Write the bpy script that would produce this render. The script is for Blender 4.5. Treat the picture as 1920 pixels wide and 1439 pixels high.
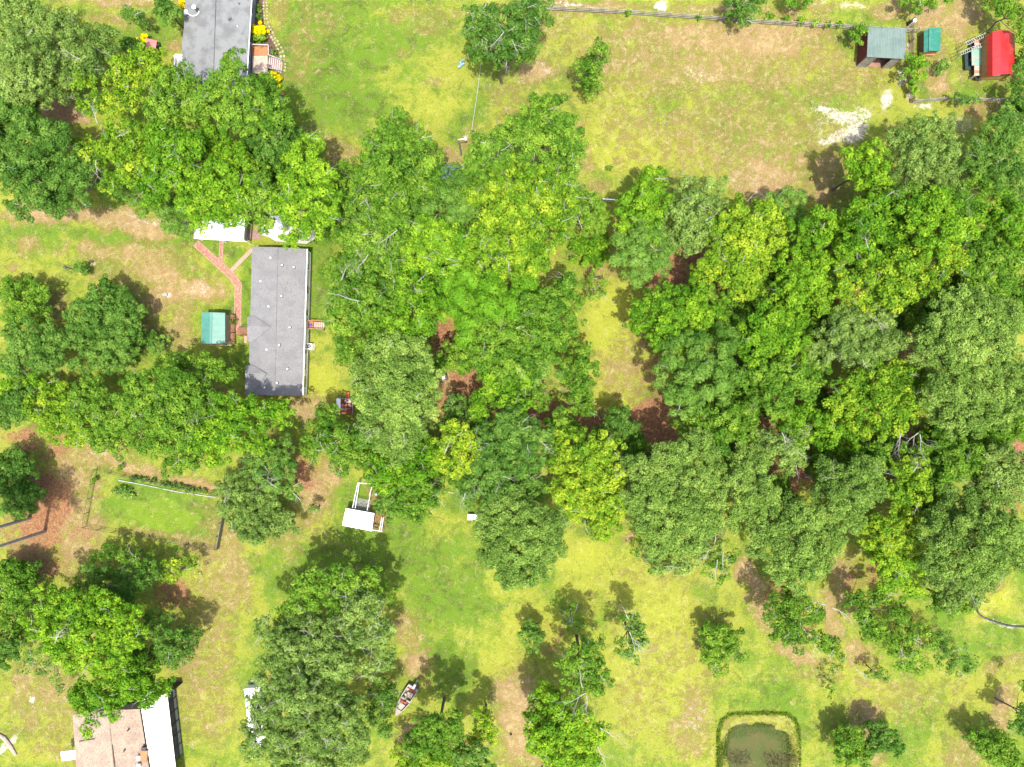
import bpy, math, random
import numpy as np
from mathutils import Vector, Matrix

for o in list(bpy.data.objects): bpy.data.objects.remove(o)
SC = bpy.context.scene
COL = SC.collection
R = math.radians
rnd = random.Random(11)
RNG = np.random.default_rng(5)

# ---------------------------------------------------------------- camera: drone 100 m up, looking straight down
HC = 100.0
S = 0.075                                   # metres per photo pixel on the ground
cam = bpy.data.cameras.new('camera'); cam_o = bpy.data.objects.new('camera', cam); COL.objects.link(cam_o)
cam_o.location = (0, 0, HC); cam_o.rotation_euler = (0, 0, 0)
cam.sensor_width = 36; cam.lens = 36 * HC / (1920 * S)
cam.clip_start = 0.5; cam.clip_end = 3000
SC.camera = cam_o

# ---------------------------------------------------------------- sky, sun, exposure
SHX, SHY = -0.05, 0.27                      # shadow offset per metre of height (x east, y north)
elev = math.atan(1 / math.hypot(SHX, SHY))
W = bpy.data.worlds.new('World'); SC.world = W; W.use_nodes = True
nt = W.node_tree; bg = nt.nodes['Background']
sky = nt.nodes.new('ShaderNodeTexSky'); sky.sky_type = 'NISHITA'; sky.sun_disc = False
sky.sun_elevation = elev; sky.sun_rotation = math.atan2(-SHX, -SHY)
sky.air_density = 0.7; sky.dust_density = 3.0; sky.ozone_density = 0.6
nt.links.new(sky.outputs[0], bg.inputs[0]); bg.inputs[1].default_value = 0.15
sun = bpy.data.lights.new('sun', 'SUN'); sun.energy = 2.75; sun.angle = R(0.55); sun.color = (1, 0.95, 0.86)
sun_o = bpy.data.objects.new('sun', sun); COL.objects.link(sun_o)
sun_o.rotation_euler = Vector((SHX, SHY, -1)).to_track_quat('-Z', 'Y').to_euler()
sun_o.location = (10, -30, 120)
SC.view_settings.view_transform = 'Standard'; SC.view_settings.look = 'None'
SC.view_settings.exposure = 1.72; SC.view_settings.gamma = 1; SC.view_settings.use_curve_mapping = False
SC.cycles.max_bounces = 6; SC.cycles.diffuse_bounces = 3; SC.cycles.transmission_bounces = 4
SC.cycles.transparent_max_bounces = 4; SC.cycles.use_denoising = True

def P(px, py, h=0.0):
    k = S * (HC - h) / HC
    return Vector(((px - 960) * k, (719.5 - py) * k, h))

# ---------------------------------------------------------------- materials
MATS = {}
def nd(nt, t, **kw):
    n = nt.nodes.new(t)
    for k, v in kw.items():
        if k in n.inputs.keys(): n.inputs[k].default_value = v
        else: setattr(n, k, v)
    return n
def math_(nt, op, a, b=None, clamp=False):
    n = nt.nodes.new('ShaderNodeMath'); n.operation = op; n.use_clamp = clamp
    for i, x in enumerate((a, b)):
        if x is None: continue
        if isinstance(x, (int, float)): n.inputs[i].default_value = x
        else: nt.links.new(x, n.inputs[i])
    return n.outputs[0]
def ramp_(nt, x, lo, hi):
    n = nt.nodes.new('ShaderNodeMapRange'); n.interpolation_type = 'SMOOTHSTEP'
    nt.links.new(x, n.inputs[0]); n.inputs[1].default_value = lo; n.inputs[2].default_value = hi
    return n.outputs[0]
def mix_(nt, f, a, b):
    n = nt.nodes.new('ShaderNodeMix'); n.data_type = 'RGBA'
    for s, x in ((n.inputs[0], f), (n.inputs[6], a), (n.inputs[7], b)):
        if isinstance(x, (int, float)): s.default_value = x
        elif isinstance(x, tuple): s.default_value = (*x, 1) if len(x) == 3 else x
        else: nt.links.new(x, s)
    return n.outputs[2]
def noise_(nt, co, scale, detail=4, rough=0.6, dist=0.0):
    n = nd(nt, 'ShaderNodeTexNoise', Scale=scale, Detail=detail, Roughness=rough, Distortion=dist)
    nt.links.new(co, n.inputs['Vector']); return n.outputs[0]

def mat(name, c, c2=None, scale=1.5, rough=0.75, spec=0.3, metal=0.0, bump=0.0, bscale=12, thr=(0.42, 0.62), c3=None, s3=9.0, t3=(0.58, 0.72)):
    if name in MATS: return MATS[name]
    k_ = 1.0 if 'white' in name else 0.58
    c2 = tuple(x * k_ for x in c2) if c2 else tuple(x * k_ * .78 for x in c)
    c = tuple(x * k_ for x in c); c3 = tuple(x * k_ for x in c3) if c3 else None
    m = bpy.data.materials.new(name); m.use_nodes = True; nt = m.node_tree
    b = nt.nodes['Principled BSDF']; tc = nt.nodes.new('ShaderNodeTexCoord'); co = tc.outputs['Object']
    f = ramp_(nt, noise_(nt, co, scale, 6, 0.65), *thr)
    col = mix_(nt, f, c, c2)
    if c3: col = mix_(nt, ramp_(nt, noise_(nt, co, s3, 3, 0.7), *t3), col, c3)
    nt.links.new(col, b.inputs['Base Color'])
    b.inputs['Roughness'].default_value = rough; b.inputs['Metallic'].default_value = metal
    b.inputs['Specular IOR Level'].default_value = spec
    if bump:
        bn = nd(nt, 'ShaderNodeBump', Strength=bump, Distance=0.05)
        nt.links.new(noise_(nt, co, bscale, 4, 0.7), bn.inputs['Height']); nt.links.new(bn.outputs[0], b.inputs['Normal'])
    MATS[name] = m; return m

def leaf_mat(name, dark, mid, light, trans=0.36, spec=0.05):
    m = bpy.data.materials.new(name); m.use_nodes = True; nt = m.node_tree
    b = nt.nodes['Principled BSDF']; out = nt.nodes['Material Output']
    at = nt.nodes.new('ShaderNodeAttribute'); at.attribute_name = 'v'
    oi = nt.nodes.new('ShaderNodeObjectInfo')
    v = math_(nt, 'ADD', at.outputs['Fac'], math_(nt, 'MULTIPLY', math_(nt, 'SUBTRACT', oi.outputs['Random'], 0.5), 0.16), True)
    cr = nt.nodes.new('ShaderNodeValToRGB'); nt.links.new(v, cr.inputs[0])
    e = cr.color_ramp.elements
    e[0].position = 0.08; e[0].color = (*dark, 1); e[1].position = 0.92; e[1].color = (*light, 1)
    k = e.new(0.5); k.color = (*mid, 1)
    nt.links.new(cr.outputs[0], b.inputs['Base Color'])
    b.inputs['Roughness'].default_value = 0.6; b.inputs['Specular IOR Level'].default_value = spec
    tr = nt.nodes.new('ShaderNodeBsdfTranslucent'); mx = nt.nodes.new('ShaderNodeMixShader'); mx.inputs[0].default_value = trans
    hs = nt.nodes.new('ShaderNodeHueSaturation'); hs.inputs['Value'].default_value = 1.25; hs.inputs['Saturation'].default_value = 1.1
    nt.links.new(cr.outputs[0], hs.inputs['Color']); nt.links.new(hs.outputs[0], tr.inputs[0])
    nt.links.new(b.outputs[0], mx.inputs[1]); nt.links.new(tr.outputs[0], mx.inputs[2]); nt.links.new(mx.outputs[0], out.inputs[0])
    MATS[name] = m; return m

LEAF = {
 'B': leaf_mat('leaf_bright', (0.032, 0.108, 0.008), (0.103, 0.232, 0.013), (0.271, 0.412, 0.025)),
 'Y': leaf_mat('leaf_yellow', (0.041, 0.120, 0.009), (0.136, 0.257, 0.016), (0.373, 0.441, 0.032)),
 'G': leaf_mat('leaf_green', (0.031, 0.097, 0.010), (0.092, 0.199, 0.018), (0.237, 0.358, 0.039)),
 'D': leaf_mat('leaf_deep', (0.028, 0.088, 0.011), (0.079, 0.174, 0.024), (0.184, 0.301, 0.053)),
 'P': leaf_mat('leaf_pine', (0.043, 0.097, 0.016), (0.125, 0.218, 0.035), (0.276, 0.388, 0.077), 0.25),
 'O': leaf_mat('leaf_olive', (0.049, 0.101, 0.019), (0.130, 0.214, 0.040), (0.276, 0.379, 0.088), 0.3),
 'W': leaf_mat('leaf_vine', (0.041, 0.140, 0.007), (0.094, 0.238, 0.013), (0.170, 0.334, 0.024)),
 'V': leaf_mat('leaf_vine_dull', (0.045, 0.122, 0.014), (0.106, 0.214, 0.029), (0.198, 0.316, 0.060)),
 'F': leaf_mat('leaf_yellow_flower', (0.400, 0.288, 0.000), (0.620, 0.494, 0.000), (0.750, 0.639, 0.006), 0.15),
}
BARK = mat('bark', (0.26, 0.21, 0.17), (0.15, 0.12, 0.095), 5, 0.9, 0.1)
TWIG = mat('bare_wood', (0.50, 0.47, 0.42), (0.34, 0.31, 0.27), 3, 0.9, 0.1)
TRUNKP = mat('pine_bark', (0.60, 0.52, 0.44), (0.42, 0.35, 0.29), 4, 0.9, 0.1)

# ---------------------------------------------------------------- object helpers
ORG = {}
def setp(o, label=None, cat=None, group=None, kind=None):
    if label: o['label'] = label
    if cat: o['category'] = cat
    if group: o['group'] = group
    if kind: o['kind'] = kind
    return o
def thing(name, label, cat, loc, group=None):
    o = bpy.data.objects.new(name, None); COL.objects.link(o); o.location = loc; o.empty_display_size = 0.2
    ORG[o] = Vector(loc); return setp(o, label, cat, group)
def link(o, parent, org=None):
    COL.objects.link(o)
    if parent is not None: o.parent = parent; ORG[o] = ORG[parent]
    else: ORG[o] = Vector(org or (0, 0, 0))
    return o
class MB:
    def __init__(s): s.v = []; s.f = []
    def add(s, vs, fs):
        n = len(s.v); s.v += [tuple(v) for v in vs]; s.f += [tuple(i + n for i in f) for f in fs]; return s
    def box(s, c, d, rz=0, rx=0, ry=0):
        M = Matrix.Rotation(rz, 3, 'Z') @ Matrix.Rotation(ry, 3, 'Y') @ Matrix.Rotation(rx, 3, 'X'); c = Vector(c)
        vs = [c + M @ Vector((x * d[0] / 2, y * d[1] / 2, z * d[2] / 2)) for x in (-1, 1) for y in (-1, 1) for z in (-1, 1)]
        return s.add(vs, [(0, 1, 3, 2), (4, 6, 7, 5), (0, 4, 5, 1), (2, 3, 7, 6), (0, 2, 6, 4), (1, 5, 7, 3)])
    def prism(s, poly, off):
        off = Vector(off); p = [Vector(q) for q in poly]; n = len(p)
        nrm = Vector((0, 0, 0))
        for i in range(n): nrm += p[i].cross(p[(i + 1) % n])
        if nrm.dot(off) > 0: p = p[::-1]
        return s.add(p + [q + off for q in p], [tuple(range(n)), tuple(range(2 * n - 1, n - 1, -1))] +
                     [(i, i + n, (i + 1) % n + n, (i + 1) % n) for i in range(n)])
    def beam(s, a, b, w, h):
        a = Vector(a); b = Vector(b); d = b - a; L = d.length; q = d.to_track_quat('X', 'Z').to_matrix(); c = (a + b) / 2
        vs = [c + q @ Vector((x * L / 2, y * w / 2, z * h / 2)) for x in (-1, 1) for y in (-1, 1) for z in (-1, 1)]
        return s.add(vs, [(0, 1, 3, 2), (4, 6, 7, 5), (0, 4, 5, 1), (2, 3, 7, 6), (0, 2, 6, 4), (1, 5, 7, 3)])
    def tube(s, pts, rad, n=6):
        pts = [Vector(p) for p in pts]
        if isinstance(rad, (int, float)): rad = [rad] * len(pts)
        vs = []; up = Vector((0.3, 0.2, 1)).normalized()
        for i, p in enumerate(pts):
            d = (pts[min(i + 1, len(pts) - 1)] - pts[max(i - 1, 0)]).normalized()
            a = d.cross(up if abs(d.dot(up)) < 0.95 else Vector((1, 0, 0))).normalized(); b = d.cross(a)
            vs += [p + (a * math.cos(2 * math.pi * k / n) + b * math.sin(2 * math.pi * k / n)) * rad[i] for k in range(n)]
        fs = [(i * n + k, i * n + (k + 1) % n, (i + 1) * n + (k + 1) % n, (i + 1) * n + k) for i in range(len(pts) - 1) for k in range(n)]
        fs += [tuple(range(n - 1, -1, -1)), tuple(range((len(pts) - 1) * n, len(pts) * n))]
        return s.add(vs, fs)
    def lathe(s, c, prof, n=16):
        c = Vector(c); vs = [c + Vector((r * math.cos(2 * math.pi * k / n), r * math.sin(2 * math.pi * k / n), z)) for r, z in prof for k in range(n)]
        m = len(prof)
        fs = [(i * n + k, i * n + (k + 1) % n, (i + 1) * n + (k + 1) % n, (i + 1) * n + k) for i in range(m - 1) for k in range(n)]
        fs += [tuple(range(n - 1, -1, -1)), tuple(range((m - 1) * n, m * n))]
        return s.add(vs, fs)
    def build(s, name, m, parent=None, label=None, cat=None, group=None, kind=None, org=None, smooth=False):
        o0 = ORG[parent] if parent is not None else Vector(org or (0, 0, 0))
        me = bpy.data.meshes.new(name); me.from_pydata([tuple(Vector(v) - o0) for v in s.v], [], s.f); me.update()
        me.materials.append(m)
        if smooth: me.polygons.foreach_set('use_smooth', [True] * len(me.polygons))
        o = bpy.data.objects.new(name, me); link(o, parent, o0)
        if parent is None: o.location = o0
        return setp(o, label, cat, group, kind)
def inst(me, name, parent, loc, rot=(0, 0, 0), scale=(1, 1, 1)):
    o = bpy.data.objects.new(name, me); link(o, parent)
    o.location = Vector(loc) - ORG[parent]; o.rotation_euler = rot; o.scale = scale; return o
def box_mesh(name, d, m, bev=0.0):
    b = MB().box((0, 0, 0), d); me = bpy.data.meshes.new(name); me.from_pydata(b.v, [], b.f); me.materials.append(m); me.update(); return me

# ---------------------------------------------------------------- ground
POND = (P(1423, 1440), 5.75, 7.6)           # centre, half sizes of the rim
def pond_d(x, y):
    c, a, b = POND
    return (np.abs((x - c.x) / a) ** 5 + np.abs((y - c.y) / b) ** 5) ** 0.2
def smooth(x): x = np.clip(x, 0, 1); return x * x * (3 - 2 * x)
def vnoise(x, y, sc, seed=0):
    r = np.random.default_rng(seed); g = r.random((256, 256)); x = x * sc + 1000; y = y * sc + 1000
    xi = np.floor(x).astype(int); yi = np.floor(y).astype(int); fx = smooth(x - xi); fy = smooth(y - yi)
    a = g[xi % 256, yi % 256]; b = g[(xi + 1) % 256, yi % 256]; c = g[xi % 256, (yi + 1) % 256]; d = g[(xi + 1) % 256, (yi + 1) % 256]
    return (a * (1 - fx) + b * fx) * (1 - fy) + (c * (1 - fx) + d * fx) * fy
def fbm(x, y, sc, seed=0, n=4):
    t = 0; w = 0
    for i in range(n): t = t + vnoise(x, y, sc * 2 ** i, seed + i) * 0.55 ** i; w += 0.55 ** i
    return t / w
# zones in photo pixels: (cx, cy, rx, ry, weight[, rotation deg])
DRY = [(140,990,60,110,.8),(70,1010,110,60,.6),(1300,110,280,90,.62),(1400,260,240,110,.55),(1150,120,120,100,.45),(1560,150,120,60,.5),(280,510,130,70,.5),(1250,1180,160,160,.15),(100,1330,130,90,.4),(400,1150,60,260,.5),(1000,20,300,14,.5),(230,0,150,18,.8),(215,40,60,14,.6),(325,82,24,20,.7),(255,45,40,12,.5),(150,405,180,22,.95,3),(270,425,110,22,.95,4),(10,410,80,18,.6),(60,460,34,22,.6),(120,470,12,26,.5),
 (190,475,50,24,.7),(270,470,70,26,.8),(300,510,80,34,.75,20),(370,540,62,30,1,15),(310,555,60,40,.85),(290,600,40,50,.5),(345,590,30,30,.6),(335,625,26,22,.7),(330,650,20,20,.5),(20,495,22,14,.7),
 (95,575,30,40,.6),(170,855,90,34,.8),(130,900,60,60,.8),(240,880,100,16,.8,8),(360,905,60,16,.8,12),(330,1005,120,14,.7,10),(410,1040,60,40,.6),(435,1030,36,90,.7,-10),(430,1110,40,60,.6),(400,1180,40,50,.6),
 (360,1250,46,120,.55),(400,1330,50,90,.5),(80,1290,90,60,.6),(60,1340,60,50,.5),(40,1290,40,60,.5),(170,1420,60,40,.5),(100,1410,60,30,.5),(590,930,40,70,.8),(620,890,34,30,.8),(540,1000,40,60,.5),(600,1020,40,20,.3),
 (575,770,50,22,.75),(560,745,40,14,.6),(520,20,24,60,.5),(570,90,40,90,.45),(600,30,60,40,.4),(760,30,40,20,.6),(800,45,60,30,.4),(750,100,20,14,.5),(640,280,50,22,.6,20),(580,240,30,20,.5),(840,290,34,26,.7),(810,150,30,16,.5),(880,260,22,26,.5),
 (1020,60,50,40,.5),(1010,135,44,40,1),(1060,50,50,24,.5),(1110,60,60,30,.4),(960,190,60,60,.4),(1060,250,40,40,.5),(1200,60,80,30,.6),(1320,70,110,40,.85,5),(1430,80,110,50,.95),(1500,60,80,30,.7),(1540,110,60,40,.6),
 (1340,130,110,34,.75),(1250,160,90,30,.5),(1200,240,90,60,.45),(1320,240,80,60,.5),(1450,150,90,40,.6),(1620,140,60,30,.6),(1440,340,90,44,.9),(1540,360,60,30,.7),(1480,300,60,40,.55),(1360,320,60,40,.4),(1550,320,40,40,.7),(1180,300,60,20,.4),
 (1100,300,24,40,.6),(1120,355,30,14,.5),(1100,8,140,10,.7),(1340,14,120,16,.6),(1500,20,100,16,.6),(1660,20,60,16,.7),(1780,30,90,50,.8),(1750,120,26,60,.7),(1760,165,34,18,.9),(1700,110,16,60,.7),(1830,140,60,30,.4),(1850,200,60,20,.7),
 (1130,500,60,40,.5),(1170,700,70,60,.55),(1190,660,40,70,.5),(1140,780,50,20,.4),(1000,720,40,12,.7),(1010,740,40,16,.6),(1410,1090,26,60,.9,-14),(1440,1150,30,40,.8,-30),(1500,1220,60,22,.8,25),(1560,1160,26,60,.8,-10),(1580,1100,30,80,.7),(1600,1230,40,30,.7),
 (1180,1010,16,12,.8),(1280,1100,60,60,.25),(1250,1220,90,80,.3),(1200,1300,60,90,.35),(1300,1330,40,70,.6),(1290,1380,50,50,.6),(1330,1260,30,40,.4),(1500,1260,60,20,.4),(970,1340,44,110,.95),(960,1290,34,30,.9),(1000,1410,30,60,.7),(900,1400,50,30,.4),
 (765,1180,24,50,.7),(780,1240,34,34,.8),(765,1160,24,30,.6),(770,1390,26,40,.8),(860,1395,24,22,.9),(1240,1080,120,30,.3),(1620,1350,40,50,.7),(1640,1400,40,40,.7),(1700,1310,60,60,.4),(1780,1310,60,40,.3),(1880,1330,24,50,.8,15),(1830,1400,60,40,.6),(1800,1430,60,30,.5),
 (1900,1240,40,30,.5),(1850,1260,20,14,.6),(1870,1110,40,20,.4),(1850,1150,20,10,.3),(1640,1280,40,20,.4),(1700,1180,30,30,.3),(1560,1270,30,20,.5),(860,700,80,60,1),(120,210,60,24,1)]
SOIL = [(50,980,120,130,.62),(150,900,50,60,.45),(130,1060,60,40,.45),(185,940,22,50,.55),(80,960,75,100,1),(40,830,50,60,.8),(60,1060,80,50,.8),(150,1000,50,50,.6),(110,840,40,40,.8),(320,1110,60,50,.8),(190,1060,60,34,.5),(555,890,60,50,.9),(520,840,40,30,.8),(570,915,24,24,.9),(600,860,20,20,.5),
 (410,730,60,16,.8),(60,690,50,40,.6),(115,215,40,20,.8),(90,200,50,30,.7),(860,650,60,60,.9),(880,720,70,60,.9),(820,760,50,60,.8),(830,620,40,30,1),(1000,770,120,26,1),(1080,800,110,30,1),(1210,790,60,60,1.1),(1240,840,40,50,1.1),
 (1250,520,60,40,1.1),(1300,480,60,40,1),(1380,560,60,60,1),(1390,600,70,90,1),(1420,530,40,50,1),(1260,640,30,30,.9),(1230,700,34,60,.8),(1380,770,110,60,1.1),(1440,640,60,60,.9),(1500,850,120,80,1),(1700,840,160,60,1),(1560,520,200,90,.9),(1760,560,200,80,.9),
 (1760,640,160,60,.9),(1900,820,60,60,1.1),(1880,940,60,60,.8),(1600,740,180,40,.9),(1460,900,60,40,1),(1600,1090,40,50,.6),(1640,1080,40,40,.7),(1450,1110,26,50,.8),(1850,260,80,80,.5),(1900,30,60,60,.6),(1850,30,40,40,.5),(1890,130,30,60,.6),(1830,205,60,20,.5),
 (60,760,60,60,.6),(470,820,60,40,.5),(430,740,60,20,.6),(300,1060,40,20,.3),(330,1150,60,50,.5),(700,945,26,44,.75),(708,970,16,28,.8),(1034,1200,26,50,.6,20),(1010,1180,20,40,.5,20),(1320,1170,30,20,.4),(1180,1140,20,20,.35),(1560,1350,24,50,.5),(1810,1370,30,24,.5),
 (800,1290,26,26,.6),(870,1340,34,20,.35),(1010,1430,30,40,.5),(972,1400,16,40,.4),(700,420,140,120,.5),(950,450,160,140,.6),(500,340,120,60,.5),(1480,1110,50,30,.7),(1500,1190,30,30,.7),(1900,560,60,60,.8)]
SAND = [(290,412,60,10,.5,3),(330,424,30,12,.6),(240,425,40,8,.4),(1080,9,56,4,.8,4),(1000,7,40,5,.7),(1237,14,16,8,1,-25),(1315,18,50,4,.5,4),(1598,12,34,6,.75),(1540,6,16,6,.5),(1661,188,13,22,.85),(1687,147,14,22,.85),(1702,92,5,26,.9),(1700,182,6,14,.9),
 (1545,203,26,12,.8),(1580,218,46,18,.75),(1600,245,40,24,.8,-30),(1560,262,34,14,.7,-20),(1620,210,24,16,.65),(1730,198,26,8,.7),(1800,230,40,20,.5),(1540,240,24,24,.4),(1025,130,12,24,.5,-30),(180,855,30,12,.3),(185,950,20,40,.3),(200,895,22,14,.2),(375,540,30,14,.5),
 (1300,1350,30,40,.35),(1895,1178,26,7,.7,8),(1860,1168,24,6,.5,15),(10,1400,34,9,.8,-45),(1310,140,40,30,.35),(170,470,14,7,.2),(310,555,10,8,1),(177,496,7,5,1),(1620,1425,8,6,.9),(1700,75,6,14,.4),(60,1315,6,6,.9),(875,255,9,10,.6),(1400,330,80,30,.25),(980,150,14,8,.4,30)]
LUSH_SHADE = [(590,110,90,110,.95),(650,190,110,50,.95),(310,965,105,38,1.5,10),(640,1075,130,60,1.1),(850,1230,60,60,.9),(1150,1120,60,50,.5),(1060,1150,40,50,.7),(600,110,120,150,.75),(760,60,90,60,.5),(600,150,160,160,.55),(620,60,80,80,.6),(620,180,120,90,.75),(800,120,80,100,.35),(700,250,60,40,.3),(860,210,40,60,.4),(240,60,60,20,.4),(310,960,105,44,1.2,10),(330,990,90,24,1,10),(270,920,60,24,.8,8),(270,455,170,16,.7,6),(250,430,60,4,.3),(470,560,20,90,.5),(440,480,24,20,.6),(330,470,24,20,.3),  # lush turf, plus dark green painted where oak and lawn tree shadows fall
 (350,500,50,20,.4,30),(610,470,30,50,.5),(600,700,40,60,.2),(680,1010,70,50,.8),(800,1020,100,70,.7),(870,960,60,50,.5),(860,1120,90,90,.75),(1000,1120,80,60,.6),(1100,1060,70,50,.25),(820,1180,60,60,.5),(660,940,30,40,.7),(1090,1130,60,60,.3),(1360,1290,70,50,.6),(1450,1310,80,40,.7),(1400,1240,60,40,.4),
 (1700,1400,40,50,.4),(1740,1330,50,60,.4),(1880,1180,40,40,.5),(1830,1230,50,50,.4),(1790,1180,60,60,.5),(1500,1330,30,60,.5),(1560,1300,50,50,.3),(1320,1100,40,40,.4),(1590,170,90,30,.25),(1840,170,60,20,.8),(1730,170,16,20,1),(1600,30,60,10,.4),(1450,180,60,40,.4),(1500,220,70,60,.45),(1590,66,30,14,.7),(1360,220,60,80,.35),(1250,180,60,40,.3),
 (1100,180,60,60,.3),(1000,150,20,20,.3),(600,560,30,60,.5),(470,660,14,80,.5),(380,660,60,20,.2),(30,440,60,20,.3),(170,500,60,20,.5),(290,650,60,40,.3),(430,610,16,60,.5),(1180,100,60,30,.2),(100,30,60,20,.3),(300,50,40,40,.4),(420,680,40,30,.5)]
YEL = [(1150,1100,160,70,.6),(1250,1250,160,140,.55),(1300,1400,120,60,.4),(1600,1290,100,50,.5),(1850,1300,100,60,.4),(960,1100,70,50,.6),(300,970,100,40,.5),(400,1080,60,60,.3),(1150,650,60,160,.9),(600,720,45,60,1),(1100,1050,100,40,.8),(1000,1160,80,60,.7),(900,1200,70,60,.5),(770,190,70,70,.5),(820,120,60,60,.5),(820,200,60,40,.6),(1120,240,60,60,.5),(1190,290,100,40,.8),(1280,280,60,40,.6),(1150,200,80,60,.4),(1860,1130,60,40,.9),(1240,1140,80,60,.7),(1300,1060,80,40,.5),(930,1230,60,50,.6),
 (1200,1200,90,90,.5),(1380,1100,40,40,.3),(150,860,60,16,.5),(600,640,30,20,.6),(340,90,24,24,.6),(60,1420,60,20,.6),(850,980,60,40,.5),(700,300,60,30,.6)]
def zone(lst, X, Y):
    out = np.zeros_like(X)
    for b in lst:
        c = P(b[0], b[1]); rx, ry = b[2] * S, b[3] * S; a = R(-(b[5] if len(b) > 5 else 0))
        dx = X - c.x; dy = Y - c.y; u = (dx * math.cos(a) + dy * math.sin(a)) / rx; v = (-dx * math.sin(a) + dy * math.cos(a)) / ry
        out = np.maximum(out, b[4] * smooth(1.35 - np.sqrt(u * u + v * v)))
    return out
def axis(half, step, far):
    a = list(np.arange(-half, half + 1e-6, step)); e = []; d = step; x = half
    while x < far: d *= 1.35; x += d; e.append(x)
    return np.array([-q for q in e[::-1]] + a + e)
xs = axis(76, 0.36, 700); ys = axis(58, 0.36, 700)
X, Y = np.meshgrid(xs, ys)
wx = X + (fbm(X, Y, 0.35, 3) - .5) * 3.4; wy = Y + (fbm(X, Y, 0.35, 9) - .5) * 3.4
dp = pond_d(X + (fbm(X, Y, .5, 21) - .5) * 1.0, Y + (fbm(X, Y, .5, 22) - .5) * 1.0); dp += (fbm(X, Y, .8, 23) - .5) * .3 * smooth((.95 - dp) / .3)
Z = (fbm(X, Y, 0.05, 30) - .5) * 0.0 - 1.15 * smooth((1.0 - dp) / 0.46)
Z += (fbm(X, Y, .9, 33, 3) - .5) * 0.06 * (dp > 1.02)
def build_ground():
    ny, nx = X.shape
    idx = np.arange(nx * ny).reshape(ny, nx)
    q = np.stack([idx[:-1, :-1], idx[:-1, 1:], idx[1:, 1:], idx[1:, :-1]], -1).reshape(-1, 4)
    me = bpy.data.meshes.new('ground'); n = len(q)
    me.vertices.add(nx * ny); me.vertices.foreach_set('co', np.stack([X, Y, Z], -1).astype(np.float32).ravel())
    me.loops.add(n * 4); me.loops.foreach_set('vertex_index', q.ravel().astype(np.int32))
    me.polygons.add(n); me.polygons.foreach_set('loop_start', np.arange(0, n * 4, 4, dtype=np.int32))
    me.update(calc_edges=True)
    me.polygons.foreach_set('use_smooth', np.ones(n, bool))
    outm = (np.abs(X) > 78) | (np.abs(Y) > 60)
    dry = np.where(outm, .35, zone(DRY, wx, wy)); soil = np.where(outm, .3, zone(SOIL, wx, wy)); sand = zone(SAND, wx * .6 + X * .4, wy * .6 + Y * .4)
    lush_shade = zone(LUSH_SHADE, wx, wy); yel = zone(YEL, wx, wy)
    dry = np.where(dp < 1.0, .42, dry); lush_shade = np.where(dp < 1, .3, lush_shade); yel = np.where(dp < 1, .5, yel)
    for nm, A in (('dry', dry), ('soil', soil), ('sand', sand), ('lush_shade', lush_shade), ('yel', yel)):
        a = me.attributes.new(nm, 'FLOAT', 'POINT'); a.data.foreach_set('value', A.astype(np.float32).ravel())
    m = bpy.data.materials.new('ground_mix'); m.use_nodes = True; nt = m.node_tree; b = nt.nodes['Principled BSDF']
    tc = nt.nodes.new('ShaderNodeTexCoord'); co = tc.outputs['Object']
    def at(nm):
        a = nt.nodes.new('ShaderNodeAttribute'); a.attribute_name = nm; return a.outputs['Fac']
    nA = noise_(nt, co, 0.16, 8, 0.62, 0.4); nB = noise_(nt, co, 0.6, 8, 0.72, 0.9); nC = noise_(nt, co, 4.0, 4, 0.75); nD = noise_(nt, co, 1.9, 6, 0.75, 0.3)
    nF = noise_(nt, co, 11.0, 2, 0.6)
    ctr = lambda x, k: math_(nt, 'MULTIPLY', math_(nt, 'SUBTRACT', x, 0.5), k)
    add = lambda *a: a[0] if len(a) == 1 else math_(nt, 'ADD', a[0], add(*a[1:]))
    M = lambda x, k: math_(nt, 'MULTIPLY', x, k)
    nE = noise_(nt, co, 0.33, 7, 0.68, 1.2); nG = noise_(nt, co, 0.9, 5, 0.65, 0.6)
    # grass: lush green <-> yellow green
    g = mix_(nt, ramp_(nt, add(ctr(nA, 1.8), ctr(nB, 1.7), ctr(nC, .7), M(at('lush_shade'), 0.62), M(at('yel'), -0.55)), -0.26, 0.34),
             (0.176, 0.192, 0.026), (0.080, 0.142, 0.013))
    g = mix_(nt, M(ramp_(nt, add(at('yel'), ctr(nG, 1.6), ctr(nA, .8)), .30, 1.05), 0.8), g, (0.216, 0.236, 0.026))
    # thinner and denser turf: olive and deep green mottling
    g = mix_(nt, M(ramp_(nt, add(ctr(nE, 2.4), ctr(nG, 1.2), ctr(nC, .6), M(at('lush_shade'), .25), M(at('yel'), -.25)), 0.0, 0.55), .85), g, (0.046, 0.076, 0.011))
    g = mix_(nt, M(ramp_(nt, add(ctr(nB, 1.9), ctr(nC, .9), ctr(nD, .8), M(at('dry'), .75)), 0.08, 0.46), 0.80), g, (0.122, 0.102, 0.026))
    g = mix_(nt, M(ramp_(nt, at('lush_shade'), 1.02, 1.35), .7), g, (0.112, 0.178, 0.014))
    g = mix_(nt, M(ramp_(nt, add(ctr(nC, 1.7), ctr(nF, 1.5)), 0.0, 0.45), 0.5), g, (0.048, 0.070, 0.013))
    dcol = mix_(nt, ramp_(nt, nD, 0.4, 0.62), (0.235, 0.162, 0.070), (0.185, 0.118, 0.062))
    dcol = mix_(nt, M(ramp_(nt, nC, 0.46, 0.64), .8), dcol, (0.115, 0.088, 0.036))
    fd = ramp_(nt, add(M(at('dry'), 0.92), ctr(nE, 1.0), ctr(nB, 1.5), ctr(nD, 1.3), ctr(nC, 1.2), ctr(nF, .5), M(at('lush_shade'), -0.25)), 0.40, 0.88)
    c = mix_(nt, fd, g, dcol)
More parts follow.
